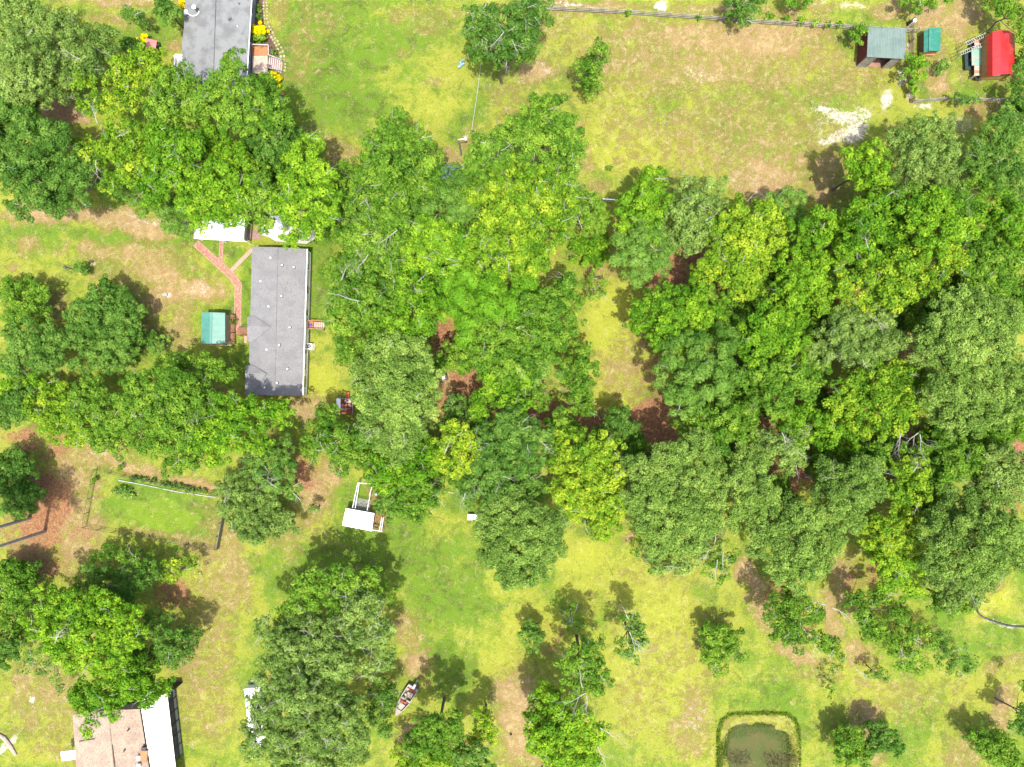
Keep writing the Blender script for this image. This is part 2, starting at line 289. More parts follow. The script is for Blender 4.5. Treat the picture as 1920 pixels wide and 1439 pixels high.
    # straw flecks
    c = mix_(nt, M(ramp_(nt, add(ctr(nF, 1.9), ctr(nD, 1.3), M(at('dry'), .22), ctr(nG, 1.4)), 0.20, 0.46), 0.6), c, (0.330, 0.270, 0.140))
    scol = mix_(nt, ramp_(nt, nD, 0.40, 0.62), (0.240, 0.128, 0.062), (0.165, 0.070, 0.038))
    scol = mix_(nt, ramp_(nt, nC, 0.46, 0.64), scol, (0.092, 0.048, 0.028))
    scol = mix_(nt, M(ramp_(nt, add(ctr(nF, 1.6), ctr(nC, 1.0)), .15, .4), .6), scol, (0.29, 0.19, 0.11))
    c = mix_(nt, ramp_(nt, add(M(at('soil'), .9), ctr(nB, 1.3), ctr(nD, 1.1), ctr(nC, .8)), 0.40, 0.86), c, scol)
    sa = mix_(nt, ramp_(nt, nC, 0.44, 0.64), (0.44, 0.40, 0.34), (0.20, 0.16, 0.12))
    c = mix_(nt, ramp_(nt, add(M(at('sand'), .92), ctr(nD, 2.0), ctr(nC, 1.9), ctr(nF, 1.2)), 0.40, 0.74), c, sa)
    nt.links.new(c, b.inputs['Base Color']); b.inputs['Roughness'].default_value = 0.95; b.inputs['Specular IOR Level'].default_value = 0.05
    bn = nd(nt, 'ShaderNodeBump', Strength=0.7, Distance=0.12)
    nt.links.new(add(nC, math_(nt, 'MULTIPLY', nF, .6), nD), bn.inputs['Height']); nt.links.new(bn.outputs[0], b.inputs['Normal'])
    me.materials.append(m)
    o = bpy.data.objects.new('ground', me); COL.objects.link(o); setp(o, kind='structure', label='lawn of mottled green and dry grass with bare soil')
build_ground()

# ---------------------------------------------------------------- leaves
TRI = [0]
KP = {  # clump radius range, leaf length, leaf width, coverage, radial, vertical squash of a clump
 'B': (0.34, 0.80, 0.38, 0.26, 1.35, 0.0, .9), 'Y': (0.34, 0.80, 0.38, 0.26, 1.35, 0.0, .9), 'G': (0.32, 0.78, 0.35, 0.24, 1.32, 0.0, .9),
 'D': (0.32, 0.68, 0.32, 0.22, 1.35, 0.0, .9), 'P': (0.34, 0.62, 0.33, 0.16, 1.35, 0.5, 1.0), 'O': (0.30, 0.62, 0.30, 0.19, 1.2, 0.1, .9),
 'W': (0.5, 1.0, 0.50, 0.18, 1.6, 0.3, .45), 'V': (0.4, 0.85, 0.44, 0.17, 1.5, 0.3, .6), 'F': (0.15, 0.28, 0.16, 0.12, 1.8, 0, .8)}
def unit(a): return a / (np.linalg.norm(a, axis=-1, keepdims=True) + 1e-9)
def leaf_mesh(name, lobes, kind, dens=1.0, rough_out=1.0, seed=0, low=0.0):
    """lobes: array (n,4): centre xyz, radius (m). Leaves cluster in clumps over each lobe's upper shell."""
    rg = np.random.default_rng(seed); c0, c1, ll, lw, cov, rad, sq = KP[kind]; ll *= .83; lw *= .83
    C = []; CR = []; CV = []
    for (x, y, z, r) in lobes:
        cr_m = min((c0 + c1) / 2, r * .5); n = max(5, int(2.0 * math.pi * r * r * 0.78 / (math.pi * cr_m ** 2) * 1.0))
        u = rg.random(n); ang = rg.random(n) * 2 * math.pi + rg.random() * 6
        cz = 1 - u * (1.18 + low); sz = np.sqrt(np.clip(1 - cz * cz, 0, 1))
        d = np.stack([np.cos(ang) * sz, np.sin(ang) * sz, cz], -1)
        k1, k2, k3 = rg.random(3) * 6.28
        amp = 0.15 * np.sin(3 * ang + k1) + 0.11 * np.sin(5 * ang + k2) + 0.09 * np.sin(9 * ang + k3)
        rr = r * (0.88 + (amp + rg.normal(0, 0.13, n)) * rough_out * (0.35 + 0.65 * sz))
        pz = np.stack([d[:, 0] * rr, d[:, 1] * rr, d[:, 2] * rr * 0.80], -1) + np.array([x, y, z])
        C.append(pz); CR.append(np.clip(rg.uniform(c0, c1, n), .1, max(.14, r * .5))); CV.append(np.clip(rg.normal(0.40, 0.15, n) + rg.normal(0, .12) + 0.22 * d[:, 2] - 0.10 * d[:, 1], 0, 1))  # leaf value raised on tops and sunny south sides: light put into colour
    C = np.concatenate(C); CR = np.concatenate(CR); CV = np.concatenate(CV)
    la = ll * lw * 0.5
    cnt = np.maximum(6, (2 * math.pi * CR ** 2 * 0.85 * cov * dens / la)).astype(int)
    I = np.repeat(np.arange(len(C)), cnt); N = len(I)
    cz = 1 - rg.random(N) * 1.25; an = rg.random(N) * 2 * math.pi; sz = np.sqrt(np.clip(1 - cz * cz, 0, 1))
    d = np.stack([np.cos(an) * sz, np.sin(an) * sz, cz], -1)
    r = CR[I] * (1.08 - 0.5 * rg.random(N) ** 1.6)
    pos = C[I] + d * np.array([1, 1, sq]) * r[:, None]
    nrm = unit(d * 1.0 + rg.normal(0, 0.32, (N, 3)) + np.array([0, 0, 0.25]))
    t0 = rg.normal(0, 1, (N, 3)) * (1 - rad) + d * rad * 1.5 + np.array([0, 0, -.2])
    if kind in 'WV':
        fl = np.stack([np.cos(pos[:, 0] * .9 + pos[:, 1] * .5), np.sin(pos[:, 1] * .8 - pos[:, 0] * .3), -0.5 + 0 * an], -1); t0 = fl + rg.normal(0, .35, (N, 3))
    t = unit(t0 - nrm * np.sum(t0 * nrm, -1, keepdims=True)) if rad < .5 else unit(t0)
    if rad >= .5: nrm = unit(nrm - t * np.sum(t * nrm, -1, keepdims=True))
    b = np.cross(nrm, t); sc = rg.uniform(0.7, 1.3, N)[:, None]
    V = np.stack([pos - t * ll * .5 * sc - b * lw * .32 * sc, pos + t * ll * .5 * sc, pos - t * ll * .12 * sc + b * lw * .68 * sc], 1)
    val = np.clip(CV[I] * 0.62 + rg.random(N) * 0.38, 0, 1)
    me = bpy.data.meshes.new(name); me.vertices.add(N * 3); me.vertices.foreach_set('co', V.astype(np.float32).ravel())
    me.loops.add(N * 3); me.loops.foreach_set('vertex_index', np.arange(N * 3, dtype=np.int32))
    me.polygons.add(N); me.polygons.foreach_set('loop_start', np.arange(0, N * 3, 3, dtype=np.int32))
    me.update(calc_edges=True)
    a = me.attributes.new('v', 'FLOAT', 'FACE'); a.data.foreach_set('value', val.astype(np.float32))
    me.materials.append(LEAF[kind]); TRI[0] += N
    return me
def fork(mb, p, d, L, r, depth, rg, gr=0.02):
    pts = [p]; rs = [r]; q = Vector(p); dd = Vector(d)
    for i in range(3):
        dd = (dd + Vector((rg.uniform(-.28, .28), rg.uniform(-.28, .28), rg.uniform(-.1, .15)))).normalized()
        q = q + dd * L / 3; pts.append(q.copy()); rs.append(r * (1 - .22 * (i + 1)))
        if depth > 0 and i < 3:
            for s in range(1 if i < 2 else 2):
                a = rg.choice((-1, 1)) * rg.uniform(.4, .95); dv = Matrix.Rotation(a, 3, 'Z') @ dd; dv.z += rg.uniform(-.2, .35)
                fork(mb, q, dv.normalized(), L * rg.uniform(.45, .7), rs[-1] * .6, depth - 1, rg)
    mb.tube(pts, rs, 3 if r < .05 else 5)
TN = [0]
def tree(kind, H, label, lobes, name='broadleaf_tree', cat='tree', group=None, dens=1.0, twigs=0, tr=None, rough=1.0, low=0.0, base=None, bark=None, twl=None):
    TN[0] += 1; rg = random.Random(TN[0] * 7 + 3)
    ws = []
    cx = sum(l[0] * l[2] ** 2 for l in lobes) / sum(l[2] ** 2 for l in lobes); cy = sum(l[1] * l[2] ** 2 for l in lobes) / sum(l[2] ** 2 for l in lobes)
    ext = max(math.hypot(l[0] - cx, l[1] - cy) for l in lobes) + 1
    for i, l in enumerate(lobes):
        f = math.hypot(l[0] - cx, l[1] - cy) / ext
        top = l[3] if len(l) > 3 else H - (H * 0.20) * f * f - rg.uniform(0, H * .10)
        r = (1.22 if group == 'small trees on the south east lawn' else 1.09) * l[2] * S * (HC - top) / HC; zc = max(top - r * 0.8, r * 0.5)
        p = P(l[0], l[1], top - r * .3); ws.append((p.x, p.y, zc, r))
    bx = sum(w[0] * w[3] ** 2 for w in ws) / sum(w[3] ** 2 for w in ws); by = sum(w[1] * w[3] ** 2 for w in ws) / sum(w[3] ** 2 for w in ws)
    if base: q = P(*base); bx, by = q.x, q.y
    o = thing(name, label, cat, (bx, by, 0), group)
    # break each big lobe into several smaller ones so the outline fingers outward
    sub = []
    for (x, y, z, r) in ws:
        if r < 1.3 or kind in 'WV': sub.append((x - bx, y - by, z, r)); continue
        sub.append((x - bx, y - by, z + r * .12, r * .66))
        n = 6 if r > 2.4 else 4; a0 = rg.random() * 6.28
        for k in range(n):
            a = a0 + k * 6.283 / n + rg.uniform(-.35, .35); dd = r * rg.uniform(.45, .68)
            sub.append((x - bx + math.cos(a) * dd, y - by + math.sin(a) * dd, z - rg.uniform(-.15, .35) * r, r * rg.uniform(.36, .52)))
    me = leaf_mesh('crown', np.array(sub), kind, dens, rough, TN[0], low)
    c = bpy.data.objects.new('crown', me); link(c, o)
    r0 = tr or (0.04 + H * 0.013); bark = bark or (TRUNKP if kind == 'P' else BARK); zt = min(w[2] for w in ws); hub = Vector((bx + rg.uniform(-.3, .3), by + rg.uniform(-.3, .3), max(zt * 0.55, .3)))
    top = Vector((sum(w[0] for w in ws) / len(ws), sum(w[1] for w in ws) / len(ws), max(w[2] for w in ws)))
    MB().tube([(bx, by, -.15), (bx, by, .3), hub, (hub + top) / 2 + Vector((rg.uniform(-.3, .3), rg.uniform(-.3, .3), 0)), top], [r0 * 1.5, r0, r0 * .8, r0 * .5, r0 * .15], 7).build('trunk', bark, o)
    if H > 3:
        for (x, y, z, r) in ws[:10]:
            e = Vector((x, y, z + r * .3)); s = hub.lerp(top, rg.uniform(.05, .5)); md = (s + e) / 2 + Vector((0, 0, -.1 * (e - s).length))
            if (e - s).length > 0.6: MB().tube([s, md, e], [r0 * .45, r0 * .3, r0 * .10], 5).build('limb', bark, o)
    if twigs:
        mb = MB()
        for k in range(int(twigs * .8 + .7)):
            x, y, z, r = rg.choice(ws); a = rg.random() * 6.28; q = rg.uniform(.05, .7) * r
            p = Vector((x + math.cos(a) * q, y + math.sin(a) * q, z + r * (.82 - .3 * q / r) + .10)); a += rg.uniform(-.6, .6)
            fork(mb, p, Vector((math.cos(a), math.sin(a), .22)).normalized(), rg.uniform(.7, 1.6), .032, 1, rg)
        mb.build('bare_twigs', TWIG, o, kind='stuff')
    if twl:
        for (px, py, h, ang, L) in twl:
            mb = MB(); p = P(px, py, h); a = R(ang); fork(mb, p, Vector((math.cos(a), math.sin(a), .12)).normalized(), L * .85, .06, 3, rg)
            mb.build('bare_branch', TWIG, o)
    return o
# ================================================================ TREES (photo pixels of each crown lobe)
NW = 'trees behind the north west houses'; MID = 'trees of the central grove'; EA = 'trees of the eastern wood'; SW = 'trees around the south west yard'; SE = 'small trees on the south east lawn'; PN = 'pines'
T = tree
# --- north west
T('O', 15, 'large grey-green oak filling the top left corner', [(25,20,52),(35,90,54),(95,58,48),(20,150,40),(75,150,44),(-30,60,50)], group=NW, twigs=9, dens=.85)
T('O', 13, 'dark-gapped olive oak beside the open lawn near the top left', [(150,75,44),(190,95,26),(125,125,34),(165,125,26),(118,52,24)], group=NW, twigs=6, dens=.8, twl=[(150,112,12.6,170,2.2)])
T('D', 15, 'deep green rounded tree on the left edge above the sandy drive', [(50,255,46),(105,282,50),(45,325,52),(98,350,48),(30,382,30),(100,385,24),(0,240,44),(142,330,24),(0,300,40)], group=NW, twigs=4)
T('D', 11, 'dark low tree between the olive oak and the deep green tree at left', [(10,180,40),(40,205,26),(-30,200,40)], group=NW)
T('Y', 13, 'yellow-green tree with scattered gaps below the small pink-roofed hutch', [(225,130,36),(270,112,34),(155,150,26),(160,190,26),(200,190,30),(150,270,24),(235,170,28),(290,140,24)], group=NW, twigs=8, dens=.8, low=.05)
T('Y', 14, 'yellow tree with dead brown twigs left of the tall dark grove', [(205,270,34),(165,290,26),(250,260,36),(215,235,24),(240,310,34),(200,340,22)], group=NW, twigs=12, dens=.85, twl=[(183,232,12,110,2.6),(180,300,11,280,2.6)])
T('G', 18, 'tall green tree whose tip overlaps the grey flat house roof', [(433,112,24),(422,145,34),(400,175,38),(452,165,32),(370,190,34),(440,205,40)], group=NW, twigs=10)
T('G', 16, 'green tree in front of the white porch frame at the grey roofed house', [(335,135,24),(310,165,34),(350,165,26),(300,200,36),(345,215,36)], group=NW, twigs=8)
T('G', 16, 'green tree beside the lower yellow flowering bush', [(490,165,30),(515,205,30),(485,215,38),(528,232,20),(500,150,20)], group=NW, twigs=5)
T('D', 14, 'dark bluish-green tree at the bend of the grove above the yellow tree', [(500,255,42),(530,250,28),(470,270,36),(520,290,34)], group=NW, twigs=4)
T('B', 17, 'broad mid green tree in the heart of the north west grove', [(300,250,36),(340,275,42),(300,310,40),(390,260,40),(280,350,34),(340,330,40)], group=NW, twigs=16)
T('B', 16, 'bright tree hanging over the white carport roof', [(400,330,46),(440,300,40),(400,385,38),(450,360,40),(355,375,34),(430,400,28),(375,410,26)], group=NW, twigs=12)
T('G', 15, 'green tree over the gap between carport and concrete pad', [(480,330,36),(480,390,32),(500,360,28),(490,415,20)], group=NW, twigs=7)
T('B', 17, 'tall golden-green tree standing over the concrete pad north of the long house', [(578,262,26),(560,300,36),(600,330,36),(545,345,32),(600,375,34),(555,395,36),(540,440,22),(580,420,28),(615,405,22),(522,380,20)], group=NW, twigs=12)
T('V', 7, 'low vine-covered thicket beside the sandy drive', [(255,350,32),(295,372,28),(225,345,24),(310,395,26),(330,405,24),(200,350,20),(340,425,16)], name='thicket', cat='shrub')
T('G', 11, 'green understory tree right of the golden-green tree', [(640,350,30),(640,390,34),(625,430,26),(648,318,20)], group=NW, twigs=4)
T('D', 8, 'small round garden tree on the north west lawn by the frame top', [(303,10,26),(318,22,16)], name='garden_tree')
T('D', 5, 'small dark bronze shrub alone on the top left lawn', [(250,32,13),(262,38,12),(238,20,11)], name='shrub', cat='shrub', twigs=5)
T('D', 5, 'dark green shrub left of the pink-roofed hutch', [(243,84,17),(255,92,12),(234,80,9)], name='shrub', cat='shrub')
# --- central grove
T('G', 17, 'pointed green tree crown at the top edge of the central grove', [(738,232,34),(700,262,28),(785,262,32),(740,280,42),(800,300,34),(700,305,34)], group=MID, twigs=12)
T('G', 15, 'green tree with a dark hollow near the centre of the grove north side', [(690,350,44),(740,340,46),(785,340,34),(720,390,46),(670,390,34)], group=MID, twigs=16)
T('G', 18, 'dark glossy tree crown projecting into the dry paddock', [(1020,208,40),(975,238,34),(1060,235,36),(1010,262,44),(1070,280,30),(1045,320,40),(940,255,24)], group=MID, twigs=8)
T('G', 16, 'green tree standing beside the yard light pole', [(900,270,28),(930,290,34),(885,305,22),(945,250,22),(905,320,30)], group=MID, twigs=6)
T('Y', 18, 'bright yellow-green tree at the middle of the grove top', [(960,330,42),(1000,340,40),(905,350,40),(950,380,46),(1010,390,40),(1055,370,32),(1040,345,30)], group=MID, twigs=18)
T('Y', 17, 'yellow-green tree right of the dull vine mound', [(920,430,44),(975,440,48),(1030,430,40),(890,480,36),(1000,480,36),(1060,400,30),(955,490,36)], group=MID, twigs=16)
T('V', 12, 'smooth dull green vine mound in the central grove', [(830,385,46),(865,360,36),(800,405,34),(850,415,38),(870,395,30),(860,335,26)], name='vine_covered_tree', group='vine covered trees')
T('B', 16, 'bright tree below the dull vine mound', [(800,440,44),(850,455,38),(780,480,36),(835,490,36),(870,470,30)], group=MID, twigs=14)
T('G', 16, 'green tree with pale bare branches left of the vine mounds', [(665,450,42),(720,440,46),(680,500,42),(735,490,42),(700,410,36)], group=MID, twigs=20, twl=[(745,432,15.4,200,3),(690,478,15.4,240,2.2)])
T('G', 15, 'green tree with a long bare limb facing the long house', [(650,545,38),(640,600,34),(700,570,46),(660,640,36),(740,560,40),(630,570,24),(645,668,22)], group=MID, twigs=14, twl=[(672,565,14.6,155,4.2),(640,525,14,70,2)])
T('B', 15, 'leafy tree between the long-limbed tree and the bright vine mound', [(770,540,40),(790,590,40),(740,620,40),(790,560,30),(720,640,30)], group=MID, twigs=8)
T('W', 13, 'smooth bright green vine mound in the centre of the photo', [(890,545,48),(850,560,34),(930,560,42),(880,590,44),(960,540,34),(850,530,26),(985,530,28)], name='vine_covered_tree', group='vine covered trees')
T('G', 14, 'feathery green tree below the bright vine mound', [(910,640,46),(960,620,42),(890,670,34),(940,680,44),(990,650,36)], group=MID, twigs=6)
T('G', 14, 'feathery green tree reaching the narrow clearing', [(1010,590,44),(1050,560,40),(1060,610,30),(1030,640,34),(1065,530,24),(990,690,30)], group=MID, twigs=5)
T('V', 11, 'dull green leaning tree at the left border of the clearing', [(1020,680,34),(985,710,26),(1000,650,26)], group=MID)
T('G', 10, 'slender green tree at the foot of the narrow clearing', [(1085,660,26),(1075,695,28),(1100,725,24),(1095,765,24),(1110,690,18),(1080,740,18)], group=MID, twigs=3)
T('B', 12, 'bright bushy tree beside the orange soil in the grove', [(930,710,30),(950,740,34),(905,755,24),(970,765,24),(980,715,20),(900,780,18)], group=MID, twigs=4)
T('D', 9, 'small dark tree by the leaning dead trunk', [(850,760,22),(870,775,24),(845,790,20),(885,800,20)], group=MID, twigs=4)
T('P', 19, 'greyish pine with wide crown below the leafy tree by the long house', [(720,655,38),(765,665,40),(690,700,38),(745,710,48),(790,700,34),(700,745,40),(760,755,48),(800,745,26),(680,735,24)], name='pine_tree', group=PN, twigs=5)
T('P', 16, 'lower pale pine overlapping the small brick-red hutch', [(710,795,36),(760,800,36),(740,835,34),(690,780,26),(780,790,26)], name='pine_tree', group=PN, twigs=16)
T('G', 10, 'spreading green tree with fine bare twigs above the dog run', [(600,810,34),(640,820,34),(680,840,34),(640,860,30),(590,845,24),(610,780,24),(700,880,28)], group=MID, twigs=18, dens=.9)
T('B', 11, 'leafy tree shading the top of the wire pen', [(740,870,40),(790,860,36),(720,905,28),(780,900,36),(700,890,22)], group=MID, twigs=8)
T('G', 11, 'green tree right of the wire pen hanging over the lawn', [(790,935,34),(760,945,28),(820,900,30),(780,965,20),(810,930,24)], group=MID, twigs=7)
T('Y', 13, 'yellow-leaved tree above the south lawn', [(850,825,34),(880,850,34),(830,860,28),(865,880,26),(895,825,24)], group=MID, twigs=8, twl=[(833,852,12.6,60,1.6)])
T('D', 14, 'dark green tree in the middle of the lower grove', [(930,830,42),(970,810,40),(920,880,40),(985,860,40),(1010,820,30),(890,910,30),(960,790,30)], group=MID, twigs=12)
T('D', 12, 'dark green tree with bare twigs above the white box on the lawn', [(890,935,26),(930,925,34),(985,915,36),(870,915,20)], group=MID, twigs=14, twl=[(872,925,11,270,1.8)])
T('Y', 14, 'bright yellow-green tree beside the cauliflower pine', [(1070,835,36),(1110,845,36),(1140,845,28),(1080,885,44),(1130,900,42),(1060,920,30),(1110,945,44),(1150,950,30),(1060,955,26),(1135,985,30),(1150,900,26)], group=MID, twigs=12)
T('G', 6, 'sparse low bush fringing the lawn under the yellow-green tree', [(1125,990,16),(1118,1000,12)], name='shrub', cat='shrub')
T('P', 15, 'dense dark round pine standing out over the south lawn', [(955,960,44),(920,985,34),(1000,985,42),(970,1030,52),(1020,1030,40),(930,1040,38),(985,1075,38),(955,1080,28),(1035,1000,26),(1045,975,20)], name='pine_tree', group=PN, dens=1.15, rough=.6)
T('D', 6, 'round glossy bush inside the wire pen next to the blue barrel', [(735,935,19,4.4),(722,950,15,4.0),(745,955,15,4.0),(733,968,13,3.4),(716,938,11,3.6)], name='shrub', cat='shrub')
T('G', 5, 'sparse young sapling in the narrow clearing', [(1115,545,13),(1098,560,11),(1130,530,10),(1110,520,10),(1128,552,9)], name='sapling', dens=.6, twigs=6)
T('G', 10, 'even green rounded tree at the paddock corner', [(1110,390,34),(1095,365,20),(1120,415,24)], group=MID, twigs=4, twl=[(1092,430,9,100,2.4)])
T('B', 3, 'bright low shrub mass above the narrow clearing', [(1105,470,24),(1125,455,20),(1085,455,18),(1130,480,17),(1110,495,15),(1080,478,13)], name='shrub', cat='shrub')
T('D', 15, 'grey-green tree at the top edge above the wire fence', [(940,35,40),(900,28,30),(985,25,36),(950,75,36),(905,75,28),(985,70,30),(1012,18,26),(885,50,22)], group=NW, twigs=30, dens=.9, twl=[(945,60,14.4,250,2.8),(960,75,14,300,2.6),(950,110,10,270,1.8)])
T('G', 11, 'low green foliage under the grey-green tree at the fence end', [(900,100,20),(935,108,22),(975,95,22),(885,95,14),(990,100,14)], group=NW, twigs=12, dens=.8)
# --- leaning cedar
cd = tree('G', 14, 'tall thin cedar with bare twiggy top standing in the paddock', [(1108,160,22,5),(1110,140,25,8),(1118,115,24,10),(1124,95,17,13),(1098,150,17,5),(1102,120,17,7)], name='cedar_tree', twigs=6, dens=.8, base=(1100,172), tr=.2)
# --- paddock lower edge
T('B', 12, 'bright green tree at the lower border of the paddock', [(1228,325,22),(1215,350,28),(1195,380,34),(1240,385,28),(1180,410,26),(1210,420,34)], group=EA, twigs=4)
T('V', 12, 'soft grey-green tree below the white fence rail', [(1215,460,40),(1185,480,32),(1240,440,32),(1200,505,30),(1235,490,26),(1175,450,22)], group=EA, twigs=3)
T('O', 13, 'dark olive oak jutting up into the dry paddock', [(1290,348,22),(1335,355,30),(1305,385,32),(1345,385,20),(1275,395,26),(1310,425,34),(1270,440,30),(1340,430,26),(1295,460,22)], group=EA, twigs=6, dens=.85)
T('Y', 14, 'bright yellow-green tree right of the olive oak', [(1390,405,36),(1440,400,34),(1350,420,24),(1400,450,42),(1450,450,30),(1350,470,30),(1470,420,22)], group=EA, twigs=7)
T('Y', 13, 'yellow-green tree whose lowest lobe hangs over orange soil', [(1390,500,36),(1340,495,28),(1430,490,30),(1385,535,26),(1320,520,26),(1410,540,20)], group=EA, twigs=4)
T('B', 13, 'rounded bright green tree shading the right side of the clearing', [(1255,560,28),(1300,560,34),(1215,585,32),(1262,600,36),(1310,600,34),(1200,605,24),(1240,630,28),(1285,640,22),(1335,590,22),(1245,545,16)], group=EA, twigs=2)
T('V', 15, 'soft blue-green tree below the rounded bright tree', [(1290,665,40),(1340,660,36),(1260,700,34),(1320,710,46),(1370,690,32),(1280,750,34),(1340,755,34),(1360,640,26)], group=EA, twigs=3)
# --- east wood
T('B', 15, 'green tree crown at the north rim of the eastern wood, left end', [(1545,420,36),(1510,430,28),(1560,460,38),(1580,425,28),(1520,465,26)], group=EA, twigs=3)
T('V', 9, 'soft grey understory tree by the north rim of the eastern wood', [(1465,390,30),(1490,410,24),(1500,385,20),(1440,375,18)], group=EA, twigs=4)
T('B', 17, 'bright crown with a twiggy hollow in the north of the eastern wood', [(1610,400,36),(1650,390,36),(1630,440,42),(1680,420,38),(1600,450,34),(1670,460,34)], group=EA, twigs=8, twl=[(1628,465,16,130,1.8)])
T('B', 17, 'yellowish crown beneath the two sheds side of the eastern wood', [(1735,400,42),(1770,380,36),(1720,440,38),(1770,430,40),(1810,420,34),(1830,390,28)], group=EA, twigs=6)
T('Y', 17, 'yellow-tipped crown in the middle of the eastern wood', [(1660,510,42),(1710,500,42),(1760,490,42),(1640,540,32),(1690,545,36),(1800,480,30),(1745,530,30)], group=EA, twigs=6)
T('B', 15, 'green crown at the west flank of the eastern wood', [(1490,500,34),(1530,510,40),(1560,490,30),(1500,540,34),(1545,550,36),(1470,540,26)], group=EA, twigs=4)
T('Y', 15, 'yellow-green crown just right of the yellow-green tree pair', [(1560,560,30),(1590,530,34),(1610,580,30),(1615,490,30)], group=EA, twigs=4)
T('G', 15, 'green tree by the right edge under the dark gap of the eastern wood', [(1850,460,34),(1890,440,36),(1860,500,34),(1900,490,36),(1825,490,26),(1880,530,36),(1835,530,28)], group=EA, twigs=4)
T('B', 16, 'bright tree on the right edge beside the eastern wood', [(1890,390,30),(1915,410,40),(1930,460,40),(1870,415,20)], group=EA, twigs=3)
T('O', 15, 'olive-brown crown ringed by bright trees in the eastern wood', [(1600,610,40),(1640,600,40),(1560,640,34),(1620,650,44),(1670,640,36),(1540,670,24),(1580,600,26)], group=EA, twigs=16)
T('P', 19, 'large pale pine crown near the right edge', [(1790,600,40),(1840,590,44),(1760,650,42),(1820,650,52),(1870,640,48),(1900,600,40),(1740,630,28),(1800,560,30),(1850,560,30)], name='pine_tree', group=PN)
T('P', 18, 'lower pale pine crown near the right edge', [(1790,730,42),(1850,720,50),(1900,700,44),(1820,780,42),(1880,770,40),(1765,770,26),(1790,690,34),(1920,750,34)], name='pine_tree', group=PN)
T('Y', 15, 'brightest yellow tree of the eastern wood', [(1640,720,42),(1690,710,42),(1730,710,30),(1600,745,38),(1650,765,40),(1705,755,34),(1580,780,28),(1620,800,26),(1680,795,26)], group=EA, twigs=4)
T('B', 14, 'green tree with a yellow side left of the olive-brown crown', [(1450,600,34),(1490,590,34),(1430,640,34),(1480,640,38),(1440,675,30),(1500,680,30),(1400,650,24)], group=EA, twigs=4)
T('G', 14, 'green tree around the small patch of bare orange soil', [(1430,710,34),(1480,700,34),(1460,745,36),(1510,720,34),(1540,690,28),(1420,750,26)], group=EA, twigs=4)
T('B', 13, 'green understory crown south of the brightest yellow tree', [(1520,790,34),(1480,790,30),(1555,810,30),(1500,830,28),(1590,830,28)], group=EA, twigs=5)
T('O', 15, 'pale olive crown with an orange dead tip in the eastern wood', [(1480,840,32),(1440,830,28),(1510,810,24),(1490,870,26)], group=EA, twigs=5, twl=[(1466,812,13.8,290,1.8)])
T('G', 14, 'grey-green tree above the cauliflower pine', [(1310,800,34),(1360,790,34),(1400,810,34),(1350,830,28),(1390,780,26),(1300,780,24)], group=EA, twigs=4)
T('P', 17, 'cauliflower-topped pine with ringed foliage over the south lawn', [(1210,890,32),(1250,870,34),(1220,935,42),(1270,915,44),(1320,895,40),(1250,985,46),(1300,965,48),(1340,935,34),(1210,985,30),(1290,1010,38),(1235,1020,32),(1330,985,30),(1350,890,26)], name='pine_tree', group=PN, rough=.7, dens=1.1)
T('P', 15, 'small grey-green pine above the cauliflower-topped pine', [(1290,845,28),(1330,850,30),(1270,850,20),(1315,825,22),(1188,870,18),(1182,895,14)], name='pine_tree', group=PN, rough=.7)
T('O', 12, 'thin olive tree with bare grey branches under the cauliflower pine', [(1260,1045,34),(1300,1045,30),(1230,1035,26),(1285,1065,20),(1340,1030,20),(1240,1060,16)], group=EA, dens=.8, twigs=8, twl=[(1345,1050,10.5,260,2.6),(1340,1020,10.5,80,2.4),(1356,1035,10,280,2.6),(1330,1030,10,250,2)])
T('G', 4, 'ragged small shrub at the tip of the tree line over the lawn', [(1225,1065,10),(1235,1075,9),(1215,1052,8),(1190,1040,8),(1195,1015,8)], name='shrub', cat='shrub', dens=.7)
T('G', 7, 'green bush beside the sandy strip at the woods edge', [(1350,1055,18),(1372,1040,16),(1335,1070,14),(1360,1075,13),(1345,1090,9)], name='shrub', cat='shrub', dens=.8, twigs=3)
T('P', 15, 'narrow pine right of the cauliflower-topped pine', [(1400,850,26),(1420,880,30),(1390,900,26),(1430,920,34),(1400,950,34),(1440,860,20),(1450,950,28),(1380,980,24)], name='pine_tree', group=PN)
T('P', 17, 'broad pale pine at the southern edge of the eastern wood', [(1470,980,38),(1520,970,42),(1450,1020,36),(1500,1030,48),(1550,1020,42),(1480,1075,34),(1530,1070,34),(1570,980,30),(1430,1000,26),(1500,1100,20)], name='pine_tree', group=PN)
T('P', 17, 'dull pale pine between the broad pine and the slim yellow tree', [(1570,900,38),(1620,890,36),(1600,930,42),(1645,920,30),(1560,945,32),(1610,970,30),(1640,880,24)], name='pine_tree', group=PN, twigs=6)
T('Y', 14, 'slim yellow tree standing among pines', [(1700,880,26),(1730,885,24),(1695,920,30),(1730,925,26),(1710,960,28),(1735,855,16),(1690,860,16)], group=EA, twigs=3, twl=[(1712,885,13.6,70,1.2)])
T('Y', 13, 'yellow tree below the slim yellow tree', [(1670,985,30),(1705,995,28),(1640,1010,26),(1680,1025,26),(1715,1020,20),(1625,985,20)], group=EA, twigs=2)
T('B', 11, 'low bright tree at the shaded lawn gap of the wood', [(1665,1060,26),(1700,1060,28),(1740,1060,24),(1680,1095,28),(1720,1100,26),(1650,1040,18)], group=EA, twigs=3)
T('G', 14, 'green feathery crown right of the slim yellow tree', [(1780,860,34),(1820,850,32),(1770,900,34),(1800,880,30),(1840,870,24),(1770,935,24)], group=EA, twigs=4)
